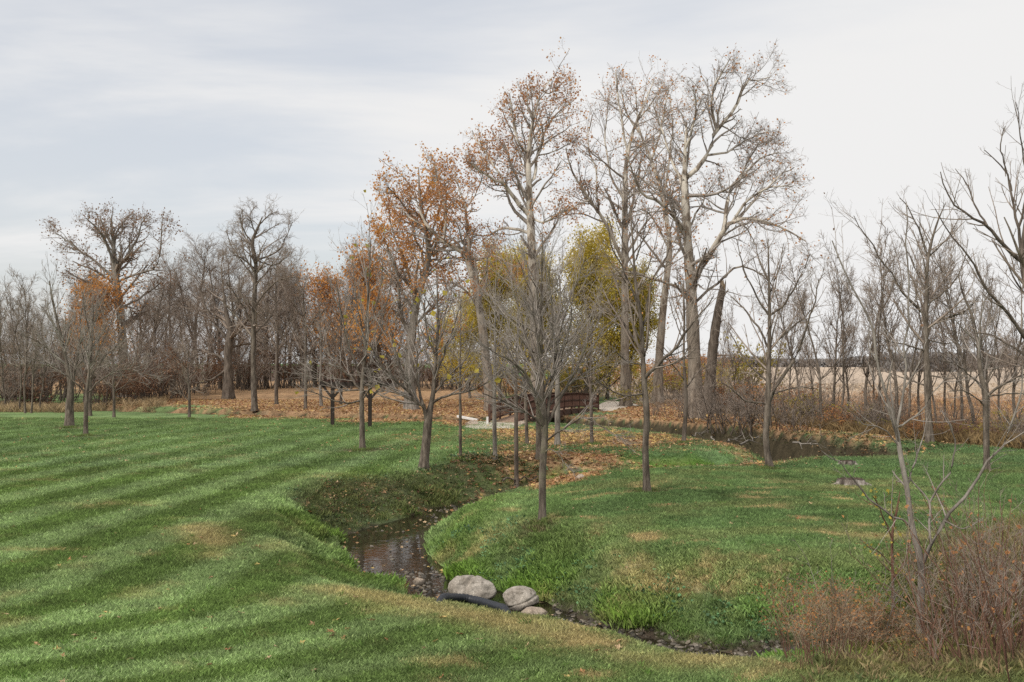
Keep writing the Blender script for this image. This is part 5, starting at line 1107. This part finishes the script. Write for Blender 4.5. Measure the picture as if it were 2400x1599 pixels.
rock('boulder', (p[0], p[1], WZ + 18 * sz), (42 * sz, 34 * sz, 31 * sz), 8, 'rounded brownish boulder in the brook between the largest and the flat pale one', facets=10, crack=((-.5, .1, .8), -.12, .04))
p = water_pt(1228, 1432); p[1] += .15; sz = p[1] / FPX
rock('boulder', (p[0], p[1], WZ + 11 * sz), (33 * sz, 26 * sz, 22 * sz), 12, 'low pale boulder lying against the right side of the brown one', M_ROCKB, 12)
p = water_pt(964, 1340, WZ + .03); sz = p[1] / FPX
rock('stone', (p[0], p[1], WZ + .05), (15 * sz, 12 * sz, 11 * sz), 15, 'small pinkish stone in the riffle upstream of the boulders', M_ROCKB, 6)
p = base(1336, 1100); sz = p[1] / FPX
rock('stone', (p[0], p[1], p[2] + 2 * sz), (13 * sz, 11 * sz, 8 * sz), 17, 'small tan stone in fallen leaves right of the vase-shaped maple', M_ROCKB, 6)
# ribbed drain pipe on the near bank
def pipe():
    pts = [(996, 1380), (1025, 1374), (1068, 1374), (1105, 1383), (1140, 1394), (1180, 1408)]
    uu = np.linspace(996, 1180, 18); vv = np.interp(uu, [q_[0] for q_ in pts], [q_[1] for q_ in pts]); dd = np.array([first_hit(a_, b_ + 22) for a_, b_ in zip(uu, vv)])
    dd = np.poly1d(np.polyfit(uu, np.minimum(dd, np.median(dd) + .8), 2))(uu) + .30
    Q = [at(a_, b_, c_) for a_, b_, c_ in zip(uu, vv, dd)]
    for k_, q_ in enumerate(Q): q_[2] = max(q_[2], hgt(q_[0], q_[1]) + .055) if 1 < k_ < 16 else hgt(q_[0], q_[1]) - (.10 if k_ in (0, 17) else .02)
    P, R = resample(Q, [.062] * 18, 150); R = R + .0045 * np.sign(np.sin(np.arange(150) * PI / 1.5))
    e = empty('drain_pipe', P[75]); tag(e, 'black ribbed plastic drain pipe lying on the near bank before the boulders', 'pipe')
    m, nt, b = new_mat('black_plastic'); b.inputs['Base Color'].default_value = (.028, .030, .035, 1); b.inputs['Roughness'].default_value = .42
    link('pipe_wall', np_mesh('pipe_wall', *tubes((P - P[75])[None], R[None], 16)), m, e)
    link('pipe_bore', np_mesh('pipe_bore', *tubes((P - P[75])[None], (R * 0 + .052)[None], 12)), m, e)
pipe()
def stump(u, v, wpx, hpx, seed, label):
    f = base(u, v); s = f[1] / FPX; R0, Hh = wpx * s / 2, hpx * s; r = np.random.default_rng(seed); e = empty('tree_stump', f); tag(e, label, 'stump')
    n = 40; a = np.linspace(0, 2 * PI, n, endpoint=False); but = 1 + .16 * np.cos(a * 5 + seed) + .07 * np.cos(a * 9 + 1)
    z = np.array([-.08, 0, .25, .6, .9, 1.0]); prof = np.array([1.22, 1.14, 1.05, 1.0, .97, .96]); V = []
    top = Hh * (.8 + .25 * fbm(np.cos(a) * 2 + seed, np.sin(a) * 2, seed, 3))
    for zi, pi_ in zip(z, prof):
        rr = R0 * pi_ * (1 + (but - 1) * (1.3 - .8 * max(zi, 0))) * (1 + r.normal(0, .02, n)); V.append(np.stack([rr * np.cos(a), rr * .9 * np.sin(a), np.where(zi < 0, -.08, zi * top)], 1))
    V = np.concatenate(V); k = np.arange(n); F = np.concatenate([np.stack([j * n + k, j * n + (k + 1) % n, (j + 1) * n + (k + 1) % n, (j + 1) * n + k], 1) for j in range(5)])
    link('bark', np_mesh('stump_bark', V, F), mat_plain('stump_bark', [(.35, (.035, .027, .022)), (.5, (.15, .125, .105)), (.7, (.44, .40, .36))], 9, .9, (1, 1, .2), (.8, .02)), e)
    rings = [V[5 * n:]]; 
    for q, dz in ((.88, -.12), (.55, -.42), (.2, -.5)): rr = V[5 * n:].copy(); rr[:, :2] *= q; rr[:, 2] += dz * Hh + r.normal(0, .03 * Hh, n); rings.append(rr)
    W_ = np.concatenate(rings + [[[0, 0, .45 * Hh]]]); F = np.concatenate([np.stack([j * n + k, j * n + (k + 1) % n, (j + 1) * n + (k + 1) % n, (j + 1) * n + k], 1) for j in range(3)]); F = np.concatenate([F, np.stack([3 * n + k, 3 * n + (k + 1) % n, np.full(n, 4 * n), np.full(n, 4 * n)], 1)[:, [0, 1, 2, 2]][:0]])
    link('rotten_heart', np_mesh('stump_heart', W_, F), mat_plain('rotten_wood', [(.3, (.022, .017, .013)), (.6, (.075, .055, .042)), (.8, (.19, .14, .10))], 12, .95, None, (.8, .02)), e)
    for j in range(3):
        an = [3.3, 5.6, .4][j] + r.normal(0, .1); t = np.linspace(0, 1, 5); rp = np.stack([np.cos(an) * R0 * (1.0 + 1.3 * t), np.sin(an) * R0 * (.95 + 1.2 * t), Hh * .38 * (1 - t) ** 1.4 - .012], 1)
        link('root', np_mesh('root', *tubes(rp[None], (R0 * .20 * (1 - .8 * t))[None], 7)), B['pale'], e)
stump(1956, 1118, 60, 19, 4, 'large hollow weathered stump on the right lawn')
stump(1946, 1070, 36, 12, 7, 'low dark stump cut flush behind the large hollow stump')

# ------------------------------------------------------------------ timber arbor
def boxes(items):
    """items: (start, end, width, thickness) square beams between two points"""
    Vs, Fs = [], []
    for i, (a, b, w_, t_) in enumerate(items):
        a, b = np.array(a, float), np.array(b, float); d = unit(b - a); ref = np.array([0, 0, 1.]) if abs(d[2]) < .9 else np.array([0, 1., 0]); s_ = unit(np.cross(d, ref)) * w_ / 2; t2 = unit(np.cross(s_, d)) * t_ / 2
        c = [a + i_ * s_ + j * t2 for i_, j in ((-1, -1), (1, -1), (1, 1), (-1, 1))]; c += [x_ + (b - a) for x_ in c]; Vs.append(np.array(c)); o_ = i * 8
        Fs.append(np.array([[0, 3, 2, 1], [4, 5, 6, 7], [0, 1, 5, 4], [1, 2, 6, 5], [2, 3, 7, 6], [3, 0, 4, 7]]) + o_)
    return np.concatenate(Vs), np.concatenate(Fs)
M_BLACKWOOD = mat_plain('dark_stained_timber', [(.3, (.014, .010, .008)), (.6, (.030, .021, .016)), (.8, (.055, .038, .028))], 6, .75, (1, 1, .1))
M_REDWOOD = mat_plain('red_brown_timber', [(.3, (.050, .026, .019)), (.6, (.095, .049, .035)), (.8, (.15, .083, .060))], 7, .8, (1, 1, .2))
M_PLANK = mat_plain('worn_planks', [(.3, (.20, .13, .09)), (.6, (.32, .225, .16)), (.8, (.42, .31, .23))], 6, .85, (1, .3, 1))
def arbor():
    a, b = base(764, 978), base(850, 982); Hh = 2.45; e = empty('timber_arbor', a); tag(e, 'dark timber wedding arbor with two posts on the lawn edge', 'arbor')
    A, Bq = np.zeros(3), b - a; ax = unit(Bq * [1, 1, 0]); sd = np.array([-ax[1], ax[0], 0])
    for P in (A, Bq):
        o = link('post', np_mesh('post', *boxes([(P - [0, 0, .2], P + [0, 0, Hh], .19, .19)]), False), M_BLACKWOOD, e)
    for s_ in (-1, 1):
        off = sd * .13 * s_ + [0, 0, Hh - .12]; link('beam', np_mesh('beam', *boxes([(A - ax * .75 + off, Bq + ax * 1.6 + off, .06, .22)]), False), M_BLACKWOOD, e)
    for P, s_ in ((A, 1), (A, -1), (Bq, 1), (Bq, -1)):
        link('brace', np_mesh('brace', *boxes([(P + [0, 0, Hh - .85] + ax * .09 * s_, P + [0, 0, Hh - .2] + ax * .68 * s_, .09, .10)]), False), M_BLACKWOOD, e)
    for k in range(9):
        c = A + (Bq - A) * (k / 8 * 1.5 - .2) + [0, 0, Hh + .035]; link('rafter', np_mesh('rafter', *boxes([(c - sd * .55, c + sd * .55, .05, .09)]), False), M_REDWOOD, e)
arbor()

# ------------------------------------------------------------------ foot bridge
def bridge():
    A = np.array([-.45, 57.6, 0]); Z = np.array([5.6, 75.0, 0]); L = np.linalg.norm(Z - A); d = (Z - A) / L; s = np.array([d[1], -d[0], 0]); hw = .92
    e = empty('foot_bridge', (A[0], A[1], 0)); tag(e, 'arched red-brown timber foot bridge with picket railings over the creek', 'bridge')
    def arc(t): return d * L * t + np.array([0, 0, .02 + .40 * 4 * t * (1 - t)])
    n = 118; planks = []
    for i in range(n):
        c0, c1 = arc(i / n), arc((i + .93) / n); planks.append((c0, c1, hw * 2 - .12, .045))
    o = link('deck_planks', np_mesh('deck_planks', *boxes(planks), False), M_PLANK, e); o['kind'] = 'stuff'
    m = 22
    for sg in (-1, 1):
        off = s * hw * sg
        link('girder', np_mesh('girder', *boxes([(arc(i / m) + off * .93 - [0, 0, .21], arc((i + 1) / m) + off * .93 - [0, 0, .21], .12, .34) for i in range(m)]), False), M_REDWOOD, e)
        for nm, z, w_, t_ in (('top_rail', 1.08, .13, .05), ('middle_rail', .60, .05, .09), ('bottom_rail', .16, .05, .09)):
            link(nm, np_mesh(nm, *boxes([(arc(i / m) + off + [0, 0, z], arc((i + 1) / m) + off + [0, 0, z], w_, t_) for i in range(m)]), False), M_REDWOOD, e)
        for k in range(11):
            P = arc(k / 10) + off; ps = link('rail_post', np_mesh('rail_post', *boxes([(P - [0, 0, .42], P + [0, 0, 1.06], .13, .13)]), False), M_REDWOOD, e)
            if 0 < k < 10: bl = link('bolt', np_mesh('bolt', *boxes([(P - [0, 0, .2] + s * sg * .068, P - [0, 0, .2] + s * sg * .085, .05, .05)]), False), M_ROCK, ps)
        nb = 150; o = link('balusters', np_mesh('balusters', *boxes([(arc((i + .5) / nb) + off + [0, 0, .2], arc((i + .5) / nb) + off + [0, 0, 1.05], .035, .035) for i in range(nb) if i % 15 not in (0, 14)]), False), M_REDWOOD, e); o['kind'] = 'stuff'
        for t in (.3, .55, .8):
            P = arc(t) + off * .8; link('pier', np_mesh('pier', *boxes([(P - [0, 0, .3], [P[0], P[1], -2.3], .22, .22)]), False), M_BLACKWOOD, e)
bridge()
M_SAND = mat_plain('pale_gravel', [(.3, (.40, .345, .28)), (.6, (.52, .46, .39)), (.8, (.62, .57, .50))], 14, .95)
def patch(name, pts, label, th=.05):
    """gravel apron draped on the land"""
    P = np.array([gnd(u, v)[:2] for u, v in pts]); c = P.mean(0); n = len(P); rings = []
    P, _ = resample(np.concatenate([np.column_stack([P, np.zeros(n)]), [[*P[0], 0]]]), np.zeros(n + 1), 48); P = P[:, :2]
    for q in np.linspace(1, 0, 10): rings.append(c + (P - c) * q)
    X = np.concatenate(rings); h, _, _ = relief(X[:, 0], X[:, 1]); Z = np.maximum(h, -.12) + th; Z[:48] -= th * 1.5; k = np.arange(47)
    F = np.concatenate([np.stack([j * 48 + k, j * 48 + k + 1, (j + 1) * 48 + k + 1, (j + 1) * 48 + k], 1) for j in range(9)])
    o = link(name, np_mesh(name, np.column_stack([X, Z]), F), M_SAND); tag(o, label, None, kind='structure')
patch('path', PATH_PX[0], 'pale gravel landing at the near end of the bridge')
patch('path', PATH_PX[1], 'pale gravel path at the far end of the bridge')
p = base(1086, 978); rock('stone', (p[0], p[1], .08), (.42, .3, .2), 23, 'pale stone at the left end of the gravel landing', M_ROCKB, 8)
p = base(1198, 978); rock('stone', (p[0], p[1], .08), (.30, .26, .2), 24, 'pale stone at the right corner of the gravel landing', M_ROCKB, 8)
def beam_thing(name, a, b, w_, t_, label, cat, mat):
    a, b = np.array(a), np.array(b); c = (a + b) / 2; e = link(name, np_mesh(name, *boxes([(a - c, b - c, w_, t_)]), False), mat); e.location = c; tag(e, label, cat); 
    bv = e.modifiers.new('edges', 'BEVEL'); bv.width = min(w_, t_) * .12; bv.segments = 2; return e
M_WHITE = mat_plain('weathered_white', [(.3, (.50, .48, .45)), (.7, (.68, .66, .63))], 6, .8)
q0, q1 = at(1051, 957, 60.5), at(1098, 966, 60.0)
beam_thing('white_plank', q0, q1, .22, .14, 'weathered white plank lying across the ditch left of the bridge', 'plank', M_WHITE)
p = base(1120, 977); beam_thing('marker_post', (p[0], p[1], -.1), (p[0], p[1], .48), .12, .12, 'short white marker post at the left corner of the bridge landing', 'post', M_WHITE)

# ------------------------------------------------------------------ fallen branches in the creek
def stick(u0, v0, u1, v1, d0, d1, w_, label, seed, mat='pale'):
    a, b = at(u0, v0, d0), at(u1, v1, d1); c = (a + b) / 2; r = np.random.default_rng(seed); t = np.linspace(0, 1, 8)[:, None]; P = a - c + (b - a) * t + np.concatenate([[[0] * 3], r.normal(0, .05, (6, 3)), [[0] * 3]]); R = w_ * np.linspace(1, .35, 8)
    P2, R2 = grow(P[None], R[None], r, 4, .25, 45, 15, .35, 4, .15, .05, .6, .4, rmin=.008)
    e = empty('fallen_branch', c); tag(e, label, 'branch'); link('limb', np_mesh('limb', *tubes(P[None], R[None], 6)), B[mat], e); link('twigs', np_mesh('fallen_twigs', *tubes(P2, R2, 4)), B[mat], e)['kind'] = 'stuff'
stick(1634, 1004, 1646, 1018, 52, 51, .05, 'short pale branch stuck in the creek bank below the slim dark tree', 1)
stick(1670, 1014, 1705, 1008, 50, 52, .04, 'pale branch lying on the creek bank left of the creek-bend maple', 2)
stick(1822, 1017, 1880, 1020, 48, 47, .05, 'long pale branch lying in the dark creek bend', 3)
stick(1700, 1022, 1745, 1002, 49, 51, .05, 'pale branch slanting up the dark bank beside the creek-bend maple', 5)
stick(1590, 1000, 1625, 992, 54, 55, .04, 'pale twiggy branch at the creek edge right of the slim dark tree', 6)
stick(1155, 1104, 1240, 1098, 35, 36, .04, 'grey fallen branch across the leaf-filled brook channel', 4, 'grey')

# ------------------------------------------------------------------ brush in the lower right corner
WEED = [shrub_meshes('weed', 400 + i, .75, 22, .22, dict(n=300, size=.018, spread=.02), r0=.005, n1=4.5, n2=3, rmin=.0018, lean=.22, wig=.05, t0=.62, ratio=.22) for i in range(3)]
WEEDM = [dict(stems=B['red'], twigs=B['straw'], foliage=LM['rust']), dict(stems=B['straw'], twigs=B['straw'], foliage=LM['brown'])]
CANE = [shrub_meshes('cane', 420 + i, 1.8, 14, .44, dict(n=30, size=.035, spread=.03), r0=.0105, n1=4.6, n2=2.6, rmin=.0026, lean=.55, wig=.14) for i in range(3)]
DEAD = [shrub_meshes('dead_stem', 440 + i, 1.15, 3, .12, None, r0=.009, n1=5, n2=2.5, rmin=.003, lean=.5, wig=.12) for i in range(2)]
def plant(kind, h0, name, mats, u, v, top, label, group, sxy=1.0, cat='weeds'):
    f, s = rise(h0, u, v, top); put(kind, name, mats, f, label, cat, group, R_.uniform(0, 6.28), s, sxy)
for i, (u, v, t) in enumerate([(1842, 1522, 1395), (1868, 1530, 1350), (1890, 1512, 1330), (1915, 1528, 1345), (1938, 1505, 1360), (1958, 1530, 1390), (1985, 1500, 1370), (2010, 1515, 1400), (2035, 1495, 1390), (2075, 1510, 1420), (2090, 1535, 1440), (2140, 1500, 1400), (1905, 1480, 1340), (1955, 1470, 1345)]):
    if i % 3 != 2: plant(WEED[i % 3], .78, 'dried_goldenrod', WEEDM[0], u, v, t, 'rust-brown dried goldenrod clump in the brush at lower right', 'dried goldenrod clumps', 1.1)
    else: plant(WEED[i % 3].copy() if False else {k: m_.copy() for k, m_ in WEED[i % 3].items()}, .78, 'dried_grass_weed', WEEDM[1], u, v, t, 'straw-coloured dried weed clump in the brush at lower right', 'straw-coloured weed clumps', 1.0)
CANEM = [dict(stems=B['red'], twigs=B['twigd'], foliage=LM['rust']), dict(stems=B['grey'], twigs=B['twig'], foliage=LM['olive'])]
for i, (u, v, t) in enumerate([(2175, 1515, 1270), (2215, 1545, 1210), (2250, 1500, 1180), (2285, 1540, 1170), (2318, 1510, 1130), (2348, 1550, 1110), (2375, 1500, 1080), (2235, 1440, 1190), (2340, 1410, 1090), (2290, 1425, 1140), (2322, 1470, 1100), (2200, 1480, 1250), (2265, 1530, 1200)]):
    plant(CANE[i % 3], 1.75, 'brush_shrub', CANEM[0], u, v, t, 'tangled red-brown brush shrub filling the lower right corner', 'brush shrubs at lower right', 1.0, 'shrub')
for (u, v, t, lab) in [(1915, 1475, 1240, 'bleached dead stem rising from the goldenrod left of the saplings'), (1975, 1465, 1215, 'bleached dead stem with crossed twigs between the goldenrod and the slim sapling'), (2020, 1475, 1195, 'pale dead stem close to the slim red-brown sapling'), (1875, 1490, 1300, 'leftmost short bleached dead stem above the goldenrod')]:
    plant(DEAD[int(u) % 2], 1.2, 'dead_stem', dict(stems=B['pale'], twigs=B['pale']), u, v, t, lab, None, 1.0, 'dead stem')
